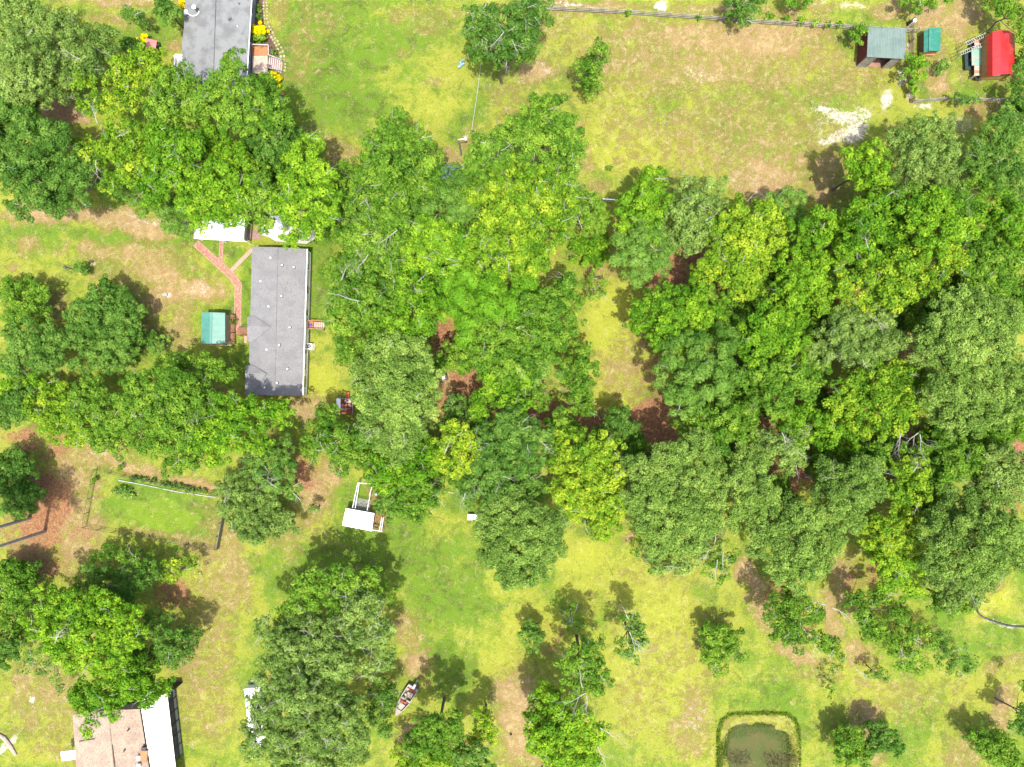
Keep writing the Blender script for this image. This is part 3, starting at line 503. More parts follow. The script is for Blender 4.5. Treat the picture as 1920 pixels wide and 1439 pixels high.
T('G', 12, 'green tree around the tangle of bare grey branches', [(1650,830,24),(1720,850,24),(1755,830,26),(1780,810,24),(1610,850,24),(1655,860,20)], group=EA, twigs=3, twl=[(1690,812,15.8,250,2.4),(1725,815,16,270,2.6),(1722,812,16,230,2.2)])
T('P', 18, 'large pale pine filling the lower right of the wood', [(1810,960,44),(1860,950,46),(1780,1010,42),(1840,1010,54),(1890,1000,44),(1800,1060,42),(1860,1060,42),(1760,1060,28),(1905,1050,34),(1775,970,28)], name='pine_tree', group=PN)
T('O', 14, 'olive pine-like crown on the right edge between two soil gaps', [(1880,880,38),(1915,870,34),(1850,910,28),(1905,920,34),(1930,900,30)], group=EA, twigs=6)
T('O', 11, 'soft olive tree at the southeast corner of the wood', [(1770,1100,28),(1810,1105,30),(1850,1090,28),(1790,1130,22),(1830,1120,20),(1880,1070,20)], group=EA, twigs=10)
T('G', 9, 'dark green tree bordering the bright lawn by the black pipe', [(1790,1140,24),(1820,1135,22),(1765,1130,22),(1808,1118,18)], group=EA, twigs=5)
# understory filling the gaps of the wood
for (px, py, rs, lab) in ((1400,600,40,'dark understory tree in the gap beside the leaning branch'),(1450,520,36,'dark understory tree in the north west notch of the eastern wood'),(1800,560,44,'dark understory tree in the long gap below the yellow crowns'),(1700,590,36,'dark understory tree above the large pale pine'),(1540,600,34,'dark understory tree in the middle notch of the wood'),(1850,830,40,'dark understory tree near the two soil gaps at the right edge'),(1600,880,38,'dark understory tree between the pines'),(1380,740,38,'dark understory tree near the soil patch left of the yellow tree'),(1740,940,38,'dark understory tree behind the slim yellow tree'),(700,330,50,'dark understory tree under the north side of the grove'),(800,520,44,'dark understory tree in the middle of the grove'),(1870,580,40,'dark understory tree near the right edge below the bright tree'),(1160,800,30,'low dark green tree beside the reddish clearing'),(1195,860,30,'low dark tree above the cauliflower pine at its left'),(1560,860,34,'dark understory tree right of the dead orange tip'),(1320,545,26,'dark understory tree between olive oak and rounded bright tree'),(1480,600,40,'dark understory tree west of the olive-brown crown'),(845,670,26,'small tree closing the gap right of the greyish pine'),(1000,745,20,'low tree at the reddish strip in the grove'),(1660,850,34,'dark understory tree below the brightest yellow tree'),(500,300,44,'understory tree in the middle of the north west grove'),(1380,840,34,'dark understory tree between the two cauliflower pines'),(1430,690,34,'understory tree left of the orange soil patch in the wood'),(1350,600,34,'understory tree right of the rounded bright tree'),(1545,780,34,'understory tree south of the middle notch of the wood'),(1750,830,34,'understory tree right of the grey branch tangle'),(1460,930,34,'understory tree behind the narrow pine'),(1912,800,30,'green tree on the right edge between the two pale pines'),(1915,555,30,'green tree on the right edge above the large pale pine'),(1050,790,24,'low tree between slender tree and yellow-green tree'),(1900,1010,30,'understory tree at the right edge by the large pale pine'),(1450,560,34,'understory tree below the green west flank crown'),(640,500,26,'low tree facing the north corner of the long house')):
    T('G' if px != 1160 else 'D', 9, lab, [(px,py,rs),(px+rs*.8,py+rs*.5,rs*.8),(px-rs*.7,py+rs*.5,rs*.8),(px+rs*.2,py-rs*.7,rs*.7)], group=EA)
# --- top right
T('G', 7, 'green tree in the top right corner above the red-roofed playhouse', [(1895,5,26),(1915,32,22),(1932,70,24),(1880,-15,26)], group=EA, twigs=3)
T('D', 6, 'dark tree hugging the right edge beside the playhouse', [(1935,120,26),(1926,160,20),(1930,200,32),(1912,188,13)], group=EA, twigs=3)
T('D', 10, 'dark green tree on the right edge below the rail fence', [(1905,230,32),(1880,250,34),(1850,290,34),(1900,290,40),(1830,310,22),(1870,325,34),(1920,340,34),(1890,205,18)], group=EA, twigs=8)
T('O', 15, 'tall olive tree with deep shadow below the white sand patch', [(1720,240,34),(1770,235,32),(1690,260,26),(1730,290,40),(1780,290,34),(1795,340,28),(1750,335,38),(1700,330,28)], group=EA, dens=.95)
T('B', 13, 'bright round tree left of the tall olive tree', [(1640,285,30),(1615,305,24),(1650,320,32),(1620,335,22),(1600,290,16),(1640,350,20)], group=EA)
T('G', 15, 'green crown below the tall olive tree', [(1660,370,30),(1700,375,34),(1750,375,30),(1800,380,34),(1840,350,30)], group=EA, twigs=6)
T('D', 6, 'bronze shrub hanging over the rail fence at the top edge', [(1400,22,20),(1375,8,18),(1420,5,20),(1395,38,10),(1398,-5,24)], name='shrub', cat='shrub', twigs=14, dens=.7)
T('G', 4, 'green bush at the top edge left of the gap in the fence line shrubs', [(1500,-2,16),(1480,-3,14),(1520,0,12)], name='shrub', cat='shrub')
T('G', 5, 'green bush on the top edge above the two small sheds', [(1720,0,18),(1745,-2,18),(1770,-3,14),(1700,-4,10)], name='shrub', cat='shrub', twigs=5)
T('G', 4, 'round bush with white flowers left of the grey-green metal shed', [(1610,62,12),(1606,74,9),(1616,54,9)], name='shrub', cat='shrub')
T('B', 4, 'leafy shrub swallowing the rail fence below the grey-green shed', [(1715,118,16),(1722,135,15),(1708,132,12),(1728,112,10)], name='shrub', cat='shrub')
T('D', 2.2, 'round blue-green bush in the small fenced yard', [(1767,124,11),(1773,119,8)], name='shrub', cat='shrub')
T('B', 2.5, 'low bush along the fence below the leafy shrub', [(1713,155,8),(1712,165,7),(1714,172,6)], name='shrub', cat='shrub')
T('D', 3, 'dark green bush on the fence below the small fenced yard', [(1806,187,9),(1790,182,8),(1820,188,7),(1835,183,7)], name='shrub', cat='shrub')
# --- west side
T('D', 8, 'broad glossy magnolia standing on the west lawn', [(185,555,36),(150,580,32),(225,580,32),(180,610,46),(140,630,30),(225,630,34),(190,665,38),(150,680,28),(240,600,24),(235,660,22)], name='magnolia_tree', group=SW, dens=1.15)
T('G', 6, 'bright-sided tree at the left edge above the magnolia', [(30,560,36),(60,545,24),(20,590,30),(60,580,26),(0,540,26)], group=SW)
T('D', 9, 'dark bushy tree at the left edge beside the magnolia', [(30,640,36),(75,630,30),(70,670,32),(20,680,30),(100,640,22),(100,675,22)], group=SW, dens=1.1)
T('B', 6, 'bright thorny shrub at the left edge under the dark bushy tree', [(20,715,26),(60,712,20),(0,735,24),(90,720,14)], name='shrub', cat='shrub', twigs=4)
T('D', 4, 'small rounded bush right of the magnolia', [(290,645,16),(283,634,11),(300,636,11),(294,656,10)], name='shrub', cat='shrub')
T('D', 2.4, 'little dark bush at the foot of the lamp post', [(152,505,10),(146,501,7),(159,510,6)], name='shrub', cat='shrub')
T('G', 15, 'grey-green broad tree below the long house yard', [(260,730,40),(310,720,40),(350,750,46),(290,780,46),(340,800,42),(390,770,40),(250,770,34),(230,740,26)], group=SW, twigs=14)
T('B', 14, 'grey-green tree running toward the corner of the long house', [(420,770,36),(460,780,34),(430,810,38),(480,820,30),(380,820,36),(500,770,28),(525,775,22),(400,850,30)], group=SW, twigs=12)
T('G', 11, 'dark tree casting dappled shade toward the green-roofed shed', [(350,690,26),(390,690,28),(420,700,22),(320,680,20),(300,690,20)], group=SW, twigs=3, dens=.85)
T('Y', 8, 'yellowish bushy tree line at the soil edge on the left', [(60,760,30),(95,745,30),(120,780,34),(80,790,24),(150,810,30),(110,815,26)], group=SW, twigs=8)
T('G', 10, 'green tree between the yellowish bushes and the broad tree', [(165,750,34),(200,790,34),(180,820,30),(220,830,30),(150,735,26),(140,770,22)], group=SW, twigs=6)
T('D', 8, 'bluish small tree at the left edge above the bare soil', [(20,750,32),(0,775,30),(30,775,20)], group=SW)
T('G', 9, 'olive tree hanging over the garden fence upper side', [(300,840,30),(340,850,30),(320,875,20),(270,830,24),(360,865,18)], group=SW, twigs=7, dens=.9)
T('O', 7, 'small round tree rising over the garden right side', [(440,915,34),(470,950,40),(430,960,32),(495,935,26),(460,990,34),(500,985,30),(530,980,22),(545,990,14),(480,1010,18),(420,930,24)], group=SW, twigs=5)
T('O', 4, 'small sapling below the dappled soil patch', [(586,960,10),(590,952,7)], name='sapling', dens=.8)
T('D', 10, 'dark sparse tree with bare limbs near the dappled soil patch', [(500,860,28),(530,880,24),(510,905,26),(545,920,20),(490,890,22),(525,840,24),(470,870,22)], group=SW, twigs=16, twl=[(520,915,9,150,2.6),(550,925,8.6,330,2)])
T('D', 7, 'deep green tree at the left edge above the long pale trunks', [(15,865,30),(35,890,26),(10,905,34),(45,930,24),(20,945,34),(60,925,18),(-10,880,30)], group=SW, twigs=4)
T('G', 7, 'green tree at the left edge beside the bottom oak', [(20,1080,36),(30,1120,32),(0,1100,40),(20,1160,34)], group=SW, twigs=3)
T('B', 14, 'large spreading oak above the tan roofed house, upper half', [(90,1140,38),(140,1140,36),(180,1140,34),(220,1155,34),(100,1185,40),(160,1190,42),(215,1195,34),(130,1230,36),(190,1240,38),(250,1200,26),(60,1180,26)], group=SW, twigs=18, twl=[(103,1205,13,60,2.6),(95,1195,13,10,2)])
T('B', 12, 'large oak limb mass overhanging the tan house roof', [(150,1300,26),(190,1300,34),(240,1290,34),(285,1285,28),(160,1335,24),(210,1325,26),(270,1310,26),(165,1365,15),(140,1315,18),(250,1260,30),(300,1300,14)], group=SW, twigs=16)
T('D', 9, 'darker lower foliage on the right flank of the spreading oak', [(290,1170,28),(310,1210,28),(340,1205,24),(270,1230,28),(310,1240,22),(355,1195,16),(340,1230,16)], group=SW, twigs=6, dens=.85)
T('D', 8, 'dark low tree between garden and spreading oak', [(200,1090,30),(240,1100,28),(270,1080,24),(170,1080,22),(230,1130,24),(155,1095,14)], group=SW, dens=.9, twigs=4)
T('G', 6, 'straggly row tree below the garden fence', [(200,1040,18),(230,1045,17),(260,1045,15),(180,1052,12),(290,1055,13),(245,1060,14)], group=SW, dens=.75, twigs=6)
T('Y', 5, 'thin yellow-green tree at the right end of the straggly row', [(320,1060,14),(345,1068,13),(370,1070,10),(330,1085,12),(310,1085,12),(355,1055,8)], group=SW, dens=.7, twigs=5)
T('D', 5, 'ragged bushes on the dry grass left of the tan house', [(50,1250,12),(80,1255,12),(100,1275,11),(60,1230,14),(85,1230,16),(112,1290,9)], name='shrub', cat='shrub', dens=.6, twigs=4)
T('D', 8, 'small dark tree on the left edge under the spreading oak', [(5,1240,22),(-5,1210,26),(20,1215,18)], group=SW)
# --- big bottom tree
T('O', 15, 'huge light olive oak beside the motor boat', [(560,1180,36),(600,1200,38),(520,1220,34),(560,1240,44),(620,1250,42),(500,1270,34),(550,1300,46),(610,1310,48),(490,1330,34),(530,1370,44),(590,1370,48),(640,1350,38),(480,1340,26),(478,1372,26),(480,1400,34),(540,1425,44),(610,1425,44),(660,1400,36),(490,1180,20)], group=SW, twigs=60, tr=.45, low=.05)
T('O', 13, 'oak top joining the huge olive oak on its upper right', [(660,1125,28),(690,1135,26),(655,1160,28),(700,1165,24),(720,1190,26),(690,1200,26),(720,1235,24),(660,1200,26),(700,1260,26)], group=SW, twigs=22, dens=.9)
T('G', 12, 'darker low crown extended to stand for shade on the upper lawn above the olive oak', [(600,1125,36),(560,1130,32),(532,1160,28),(640,1092,30),(595,1088,26),(690,1092,26),(720,1120,22),(565,1095,18)], group=SW, dens=.8, twigs=8)  # sparse foliage widened over the oak's cast shadow, standing in for its shade
T('D', 7, 'small dark tree just left of the motor boat', [(712,1300,22),(705,1340,22),(725,1320,15),(715,1370,18),(735,1300,12)], group=SE, dens=.7, twigs=6)
# --- south centre
T('G', 13, 'dark green young tree below the motor boat', [(800,1375,26),(840,1360,22),(780,1400,24),(820,1400,26),(850,1385,18),(860,1355,15)], group=SE)
T('Y', 8, 'yellow-green tree at the bottom edge below the boat', [(790,1430,26),(830,1425,24),(760,1440,24),(750,1415,14)], group=SE, twigs=4)
T('D', 12, 'dark tree at the bottom edge right of the yellow-green one', [(870,1430,24),(895,1415,18),(870,1405,14),(905,1440,18)], group=SE)
T('Y', 9, 'light leafy tree beside the dry strip at the bottom', [(905,1380,18),(920,1365,14),(895,1395,14),(900,1350,13),(925,1385,10),(910,1335,8)], group=SE, dens=.8)
T('G', 14, 'feathery tree with pale bare limbs on the south lawn, upper part', [(1110,1225,22),(1085,1240,24),(1120,1260,22),(1070,1270,20),(1095,1290,26),(1125,1285,16),(1110,1205,12),(1060,1240,12)], group=SE, twigs=6, dens=.85, twl=[(1092,1290,13.6,120,3),(1098,1300,13.2,200,3.4),(1100,1305,13,270,2)])
T('B', 13, 'broad bushy tree with yellow tips on the south lawn, lower part', [(1020,1310,24),(1010,1345,22),(1050,1330,28),(1060,1370,32),(1020,1390,30),(1085,1350,26),(1090,1390,28),(1050,1415,30),(1000,1370,16),(1120,1380,20),(1100,1430,26),(1030,1440,26),(1075,1440,24),(1008,1400,20)], group=SE, twigs=8, twl=[(1125,1365,11,320,3.4),(1120,1400,11,290,3)])
T('D', 5, 'compact glossy green bush on the south lawn', [(993,1182,17),(1000,1203,16),(987,1195,12),(1012,1195,11),(1002,1218,9)], name='shrub', cat='shrub', dens=1.1)
T('D', 10, 'thin leaning tree with whitish dead branches on the south lawn', [(1180,1165,16),(1195,1180,16),(1190,1205,18),(1175,1215,14),(1205,1200,11),(1190,1232,9),(1160,1215,8)], group=SE, dens=.75, twigs=8, twl=[(1180,1185,10.2,300,2.8),(1190,1205,10,330,2),(1178,1160,10.2,120,2)])
T('G', 6, 'thin sapling throwing a big shadow on the south lawn', [(1075,1150,14),(1060,1170,10),(1090,1175,10)], name='sapling', dens=.35, twigs=8)
T('G', 5.5, 'small green tree alone on the south east lawn', [(1345,1203,26),(1330,1190,18),(1368,1214,22),(1340,1232,22),(1376,1195,15),(1352,1250,14),(1388,1225,12)], group=SE, twigs=4)
T('G', 11, 'green tree with whitish dead boughs at the sandy strip', [(1470,1130,24),(1500,1140,26),(1455,1160,24),(1490,1175,26),(1530,1155,22),(1465,1195,22),(1500,1205,22),(1540,1200,18),(1560,1215,20),(1570,1240,14)], group=EA, dens=.85, twigs=10, twl=[(1560,1140,9,345,3.2),(1550,1135,9,165,2.6),(1500,1160,9,280,3),(1490,1165,9,240,2.4),(1525,1205,8,300,2.4),(1605,1255,5,310,1.8)])
T('G', 8, 'feathery tree right of the shaded sandy strip', [(1610,1125,20),(1635,1140,22),(1600,1145,15),(1660,1120,18),(1625,1165,18),(1650,1180,22),(1690,1150,22),(1630,1190,16)], group=EA, dens=.9, twigs=6)
T('G', 7, 'spreading low tree with yellow sprays south of the wood', [(1700,1190,22),(1730,1180,20),(1680,1210,20),(1715,1220,22),(1745,1205,16),(1690,1240,16),(1720,1250,16),(1750,1240,14),(1670,1190,14)], group=EA, dens=.75, twigs=10)
T('D', 7, 'dark airy tree at the end of the wood tongue', [(1765,1200,12),(1780,1220,14),(1800,1230,16),(1820,1245,15),(1790,1250,14),(1810,1265,12),(1760,1225,11)], group=EA, dens=.6, twigs=6)
T('D', 4, 'small dark bush below the sandy strip end', [(1645,1262,12),(1660,1268,9),(1632,1268,8)], name='shrub', cat='shrub', dens=.7)
T('G', 3, 'narrow vertical hedge stub above the pond', [(1560,1275,7),(1558,1290,6),(1557,1303,6),(1560,1262,6)], name='shrub', cat='shrub', dens=.7)
T('G', 6, 'green tree at the bottom edge right of the pond, left one', [(1592,1392,24),(1612,1408,24),(1590,1425,22),(1622,1425,20),(1575,1405,14),(1600,1375,12)], group=SE)
T('D', 6, 'dark tree at the bottom edge right of the pond, right one', [(1655,1382,22),(1674,1394,21),(1648,1400,18),(1684,1408,15),(1640,1370,11)], group=SE, )
T('G', 6, 'long green shrub sprawling toward the bottom right corner', [(1842,1388,22),(1862,1400,25),(1890,1415,24),(1900,1430,18),(1915,1438,16),(1870,1420,14)], group=SE, dens=.9)
T('D', 7, 'dark tree clipped by the right edge low in the frame', [(1925,1350,18),(1918,1290,10),(1930,1370,16)], group=SE)
# bushes with yellow flowers, hedge
T('F', 1.7, 'round yellow flowering bush beside the grey roofed house wall', [(483,55,13),(487,58,8)], name='flower_bush', cat='bush', group='yellow flowering bushes')
T('F', 1.7, 'round yellow flowering bush below the wooden deck stairs', [(511,148,13),(514,153,7)], name='flower_bush', cat='bush', group='yellow flowering bushes')
T('F', 1.7, 'yellow flowering bush left of the grey roof at the top edge', [(346,3,11)], name='flower_bush', cat='bush', group='yellow flowering bushes')
T('F', 1.5, 'yellow flowering bush behind the small pink-roofed hutch', [(270,72,9),(266,76,6)], name='flower_bush', cat='bush', group='yellow flowering bushes')
T('G', 1.5, 'clipped green shrub between the yellow bush and the deck', [(484,72,10),(490,75,8),(479,74,7)], name='shrub', cat='shrub')
for (px, py, lab) in ((487,12,'tiny shrub in the mulch bed nearest the top edge'),(484,24,'tiny shrub in the mulch bed, second from the top edge'),(487,35,'tiny shrub in the mulch bed just above the yellow bush'),(513,98,'low plant beside the deck stairs')):
    T('G', .9, lab, [(px,py,5)], name='shrub', cat='shrub', dens=.8)
for (px, py, r, lab) in ((1176,25,5,'bright green weed clump on the rail fence left of middle'),(1310,32,4,'weed clump on the rail fence near its middle'),(1367,34,5,'weed clump on the rail fence left of the bronze shrub'),(1443,32,6,'weed clump on the rail fence right of the bronze shrub'),(1473,36,5,'second weed clump right of the bronze shrub'),(1500,38,8,'leafy weed clump in the middle of the right fence stretch'),(1530,43,5,'weed clump left of the white-flowered bush stretch'),(1552,46,5,'weed clump nearing the grey-green shed'),(1575,46,5,'last weed clump before the white-flowered bush'),(1143,317,5,'tiny bush alone in the lower paddock'),(223,877,5,'little dark bush on the upper garden fence'),(174,902,4,'weed tuft on the left garden fence'),(420,605,5,'hanging greenery at the shed porch'),(435,602,5,'flowering pot plant beside the brick path')):
    T('B' if 'weed' in lab else 'G', 1.3, lab, [(px,py,r),(px+r*.7,py-2,r*.7)], name='shrub' if 'bush' in lab else 'weed_clump', cat='shrub' if 'bush' in lab else 'plant', dens=.8)
# ================================================================ BUILDINGS AND OBJECTS
WHITE = mat('white_paint', (0.80, 0.80, 0.79), (0.70, 0.70, 0.68), 2.5, 0.4, 0.4)
WHITEM = mat('white_metal', (0.82, 0.82, 0.82), (0.72, 0.71, 0.70), 1.2, 0.45, 0.4, c3=(0.50, 0.47, 0.43), s3=5, t3=(.66, .8))
SHINGLE = mat('grey_shingle', (0.275, 0.275, 0.278), (0.235, 0.235, 0.238), 0.5, 0.9, 0.1, 0, 0.6, 14, c3=(0.19, 0.187, 0.195), s3=5.5, t3=(.50, .66))
ASPHALT = mat('roll_roofing', (0.26, 0.27, 0.27), (0.19, 0.195, 0.195), 0.55, 0.9, 0.12, 0, 0.3, 10, c3=(0.12, 0.125, 0.125), s3=1.6, t3=(.62, .76))
TANSH = mat('tan_shingle', (0.47, 0.365, 0.27), (0.38, 0.29, 0.22), 0.7, 0.9, 0.1, 0, 0.6, 14, c3=(0.27, 0.20, 0.155), s3=5.5, t3=(.48, .66))
GREENM = mat('green_metal', (0.10, 0.30, 0.235), (0.085, 0.26, 0.205), 1.2, 0.4, 0.5)
GGREY = mat('grey_green_metal', (0.195, 0.27, 0.24), (0.16, 0.23, 0.205), 0.8, 0.75, 0.15)
TEAL = mat('teal_metal', (0.035, 0.21, 0.145), (0.05, 0.26, 0.18), 2, 0.4, 0.5)
REDM = mat('red_metal', (0.56, 0.022, 0.024), (0.50, 0.03, 0.03), 1.5, 0.35, 0.5)
REDW = mat('barn_red_wood', (0.22, 0.05, 0.045), (0.16, 0.04, 0.035), 3, 0.8, 0.2, 0, .3, 9)
PINK = mat('faded_red_roof', (0.60, 0.24, 0.22), (0.52, 0.19, 0.18), 2, 0.6, 0.3)
SIDING = mat('offwhite_green_siding', (0.66, 0.72, 0.62), (0.60, 0.66, 0.57), 2, 0.6, 0.3)
GSIDE = mat('grey_siding', (0.36, 0.38, 0.40), (0.3, 0.32, 0.34), 2, 0.6, 0.3)
WOOD = mat('brown_wood', (0.30, 0.165, 0.085), (0.21, 0.115, 0.06), 4, 0.8, 0.2, 0, .3, 12)
WOODO = mat('orange_stained_wood', (0.50, 0.235, 0.105), (0.42, 0.185, 0.08), 3, 0.7, 0.2)
WOODP = mat('pale_worn_wood', (0.58, 0.47, 0.38), (0.48, 0.38, 0.30), 3, 0.85, 0.2)
WOODG = mat('weathered_grey_wood', (0.42, 0.39, 0.34), (0.27, 0.245, 0.21), 2.5, 0.9, 0.1)
WOODY = mat('yellow_pine_boards', (0.52, 0.36, 0.13), (0.42, 0.28, 0.10), 3, 0.8, 0.2)
DARK = mat('dark_metal', (0.03, 0.03, 0.032), (0.05, 0.05, 0.05), 3, 0.5, 0.4)
GLASS = mat('dark_window_glass', (0.025, 0.03, 0.035), (0.04, 0.045, 0.05), 2, 0.12, 0.6)
BRICK = mat('path_brick', (0.47, 0.225, 0.165), (0.38, 0.165, 0.12), 1.3, 0.9, 0.1, c3=(0.56, 0.35, 0.26), s3=3, t3=(.5, .62))
BRICKP = mat('pale_path_brick', (0.55, 0.38, 0.28), (0.48, 0.32, 0.23), 1.3, 0.9, 0.1)
EDGEB = mat('path_edge_brick', (0.56, 0.37, 0.27), (0.46, 0.29, 0.21), 2, 0.9, 0.1)
CONC = mat('pale_concrete', (0.58, 0.56, 0.52), (0.44, 0.42, 0.39), 0.8, 0.9, 0.1, 0, .2, 9)
STONE = mat('tan_stone', (0.52, 0.41, 0.27), (0.42, 0.32, 0.20), 2, 0.9, 0.1)
SILVER = mat('galvanised', (0.45, 0.46, 0.47), (0.38, 0.39, 0.4), 3, 0.4, 0.5, 0.5)
BLUE = mat('blue_plastic', (0.12, 0.25, 0.60), (0.1, 0.2, 0.5), 3, 0.3, 0.5)
LBLUE = mat('pale_blue_plastic', (0.25, 0.42, 0.52), (0.2, 0.36, 0.46), 3, 0.35, 0.5)
BLACKC = mat('black_cloth', (0.025, 0.027, 0.03), (0.04, 0.045, 0.05), 3, 0.7, 0.2)
MULCH = mat('mulch', (0.15, 0.10, 0.07), (0.10, 0.07, 0.05), 4, 0.95, 0.05)
RUST = mat('rusty_red', (0.42, 0.10, 0.05), (0.30, 0.08, 0.045), 5, 0.8, 0.2, c3=(0.5, 0.3, 0.2), s3=6)
CREAM = mat('aged_cream_gelcoat', (0.42, 0.385, 0.345), (0.34, 0.31, 0.27), 3, 0.6, 0.2, c3=(0.22, 0.19, 0.16), s3=6, t3=(.55, .7))
BOATF = mat('boat_floor', (0.36, 0.33, 0.25), (0.22, 0.20, 0.15), 5, 0.9, 0.1, c3=(0.16, 0.09, 0.06), s3=4, t3=(.5, .6))
PURPLE = mat('purple_cushion', (0.14, 0.10, 0.45), (0.1, 0.08, 0.38), 3, 0.6, 0.2)

def slope(name, a, b, c, d, th, m, parent, n=1, ribs=0, rdir='u', part='roof_panel', rh=0.035, rw=0.04, seamless=False):
    """a-b eave, d-c ridge. Split along the eave into n panels; ribs run eave to ridge (u) or along the eave (v)."""
    a, b, c, d = map(Vector, (a, b, c, d)); nr = (b - a).cross(d - a).normalized()
    if nr.z < 0: nr = -nr
    outs = []
    for i in range(n):
        g = 0.012 if n > 1 else 0
        t0 = i / n; t1 = (i + 1) / n; L = (b - a).length; t1 -= g / L
        q = [a.lerp(b, t0), a.lerp(b, t1), d.lerp(c, t1), d.lerp(c, t0)]
        mb = MB().prism([v - nr * th for v in q], nr * th)
        if ribs:
            for k in range(ribs):
                s = (k + .5) / ribs
                if rdir == 'u': p0 = q[0].lerp(q[1], s); p1 = q[3].lerp(q[2], s)
                else: p0 = q[0].lerp(q[3], s); p1 = q[1].lerp(q[2], s)
                mb.beam(p0 + nr * rh * .5, p1 + nr * rh * .5, rw, rh)
        outs.append(mb.build(part, m, parent))
    return outs
def wall(pts, inward, m, parent, name='wall', th=0.12):
    v = Vector(inward); v.z = 0; return MB().prism(pts, v.normalized() * th).build(name, m, parent)
def up(p, z): return Vector((p[0], p[1], z))
def inset(quad, e):
    c = sum(quad, Vector((0, 0, 0))) / len(quad); out = []
    n = len(quad)
    for i in range(n):
        p = quad[i]; a = (quad[i - 1] - p).normalized(); b = (quad[(i + 1) % n] - p).normalized(); out.append(p + (a + b) * e)
    return out

# ---------------------------------------------------------------- long grey shingle house
def long_house():
    he = 3.1; hr = 4.3
    TL, TR, BR, BL = P(473, 463, he), P(575, 467, he), P(567, 742, he), P(466, 740, he)
    R0, R1 = P(521, 464, hr), P(515, 742, hr)
    base = (TL + BR) / 2; base.z = 0
    t = thing('house', 'long single-storey house with grey shingle roof and pale green siding', 'house', base)
    slope('r', BL, TL, R0, R1, .16, SHINGLE, t, part='roof'); slope('r', TR, BR, R1, R0, .16, SHINGLE, t, part='roof')
    MB().tube([R0 + Vector((0, 0, .02)), R1 + Vector((0, 0, .02))], .05, 6).build('ridge_cap', SHINGLE, t)
    i = inset([TL, TR, BR, BL], .16); zt = he - .02
    for k, (a, b, rid) in enumerate(((i[0], i[1], R0), (i[1], i[2], None), (i[2], i[3], R1), (i[3], i[0], None))):
        a = up(a, 0); b = up(b, 0); inn = base - (a + b) / 2
        pts = [up(a, .7), up(b, .7), up(b, zt)] + ([up(a.lerp(b, .5), hr - .3)] if rid is not None else []) + [up(a, zt)]
        w = wall(pts, inn, SIDING, t)
        wall([up(a, 0), up(b, 0), up(b, .68), up(a, .68)], inn, WOODP, t, 'foundation_skirt', .08)
        for z in np.arange(.85, 3.0, .2):
            pass
        if k == 1:
            dv = (b - a).normalized(); out = -Vector((inn.x, inn.y, 0)).normalized(); out = Vector((dv.y, -dv.x, 0)); out = out if out.dot(inn) < 0 else -out
            for yy, wl, zz, hh in ((543, .95, 1.75, .95), (586, .8, 1.75, .95), (653, 1.5, 1.85, 1.0), (688, .8, 1.9, .6), (716, 1.5, 1.85, 1.0), (500, .8, 1.9, .6)):
                y = P(572, yy, 2.2).y; s = (y - a.y) / (b.y - a.y); q = a.lerp(b, s) + out * .02; ang = math.atan2(dv.y, dv.x)
                f = MB().box(up(q, zz), (wl + .14, .05, hh + .14), ang).build('window_frame', WHITE, t)
                MB().box(up(q + out * .025, zz), (wl, .03, hh), ang).build('window_pane', GLASS, f)
            MB().box(up(a.lerp(b, .5) + out * .03, .72), ((b - a).length, .07, .12), math.atan2(dv.y, dv.x)).build('trim_board', WHITE, t)
            for q in (a, b): MB().box(up(q, 1.85), (.16, .16, 2.4)).build('corner_trim', WHITE, t)
    MB().beam(TR + Vector((.05, 0, -.12)), BR + Vector((.05, 0, -.12)), .12, .1).build('gutter', WHITE, t)
    MB().beam(TL + Vector((.0, 0, -.14)), BL + Vector((.0, 0, -.14)), .1, .1).build('gutter', GSIDE, t)
    # two cross gables on the west side
    for (ye, yr, yb, xo, xi, xr) in ((592, 612, 640, 464, 474, 508), (684, 700, 740, 460, 471, 500)):
        hh = 3.98
        r0 = P(xo, yr, hh - .25); r1 = P(xr, yr + 1, hh + .12)
        e0 = P(xo, ye + 3, he + .02); e1 = P(xi + 2, ye, he + .16); f0 = P(xo, yb, he + .02); f1 = P(xi + 2, yb + 1, he + .16)
        MB().prism([e0, e1, r1, r0], (0, 0, .09)).build('cross_gable_slope', SHINGLE, t)
        MB().prism([f0, f1, r1, r0], (0, 0, .09)).build('cross_gable_slope', SHINGLE, t)
        MB().prism([up(e0, he - .3), up(f0, he - .3), f0, r0, e0], (.1, 0, 0)).build('gable_end', SIDING, t)
        if xo == 460: wall([up(P(463, 690, he), .1), up(P(463, 738, he), .1), up(P(463, 738, he), he - .05), up(P(463, 690, he), he - .05)], (1, 0, 0), SIDING, t)
    # roof vents
    for k, (px, py) in enumerate(((508,484),(530,498),(550,501),(487,527),(529,556),(504,575),(543,614),(525,647),(500,656),(539,692),(521,718),(496,727))):
        p = P(px, py, 4.0); xr = R0.x + (R1.x - R0.x) * ((R0.y - p.y) / (R0.y - R1.y)); z = hr - abs(p.x - xr) * (hr - he) / 3.7
        v = MB().lathe(up(p, z - .05), [(.05, 0), (.05, .22), (.11, .24), (.11, .30), (.02, .33)], 10).build('roof_vent', WHITEM, t)
        MB().box(up(p, z - .005), (.34, .34, .03), 0, 0, .3 if p.x > xr else -.3).build('flashing', DARK, v)
    return t
LH = long_house()
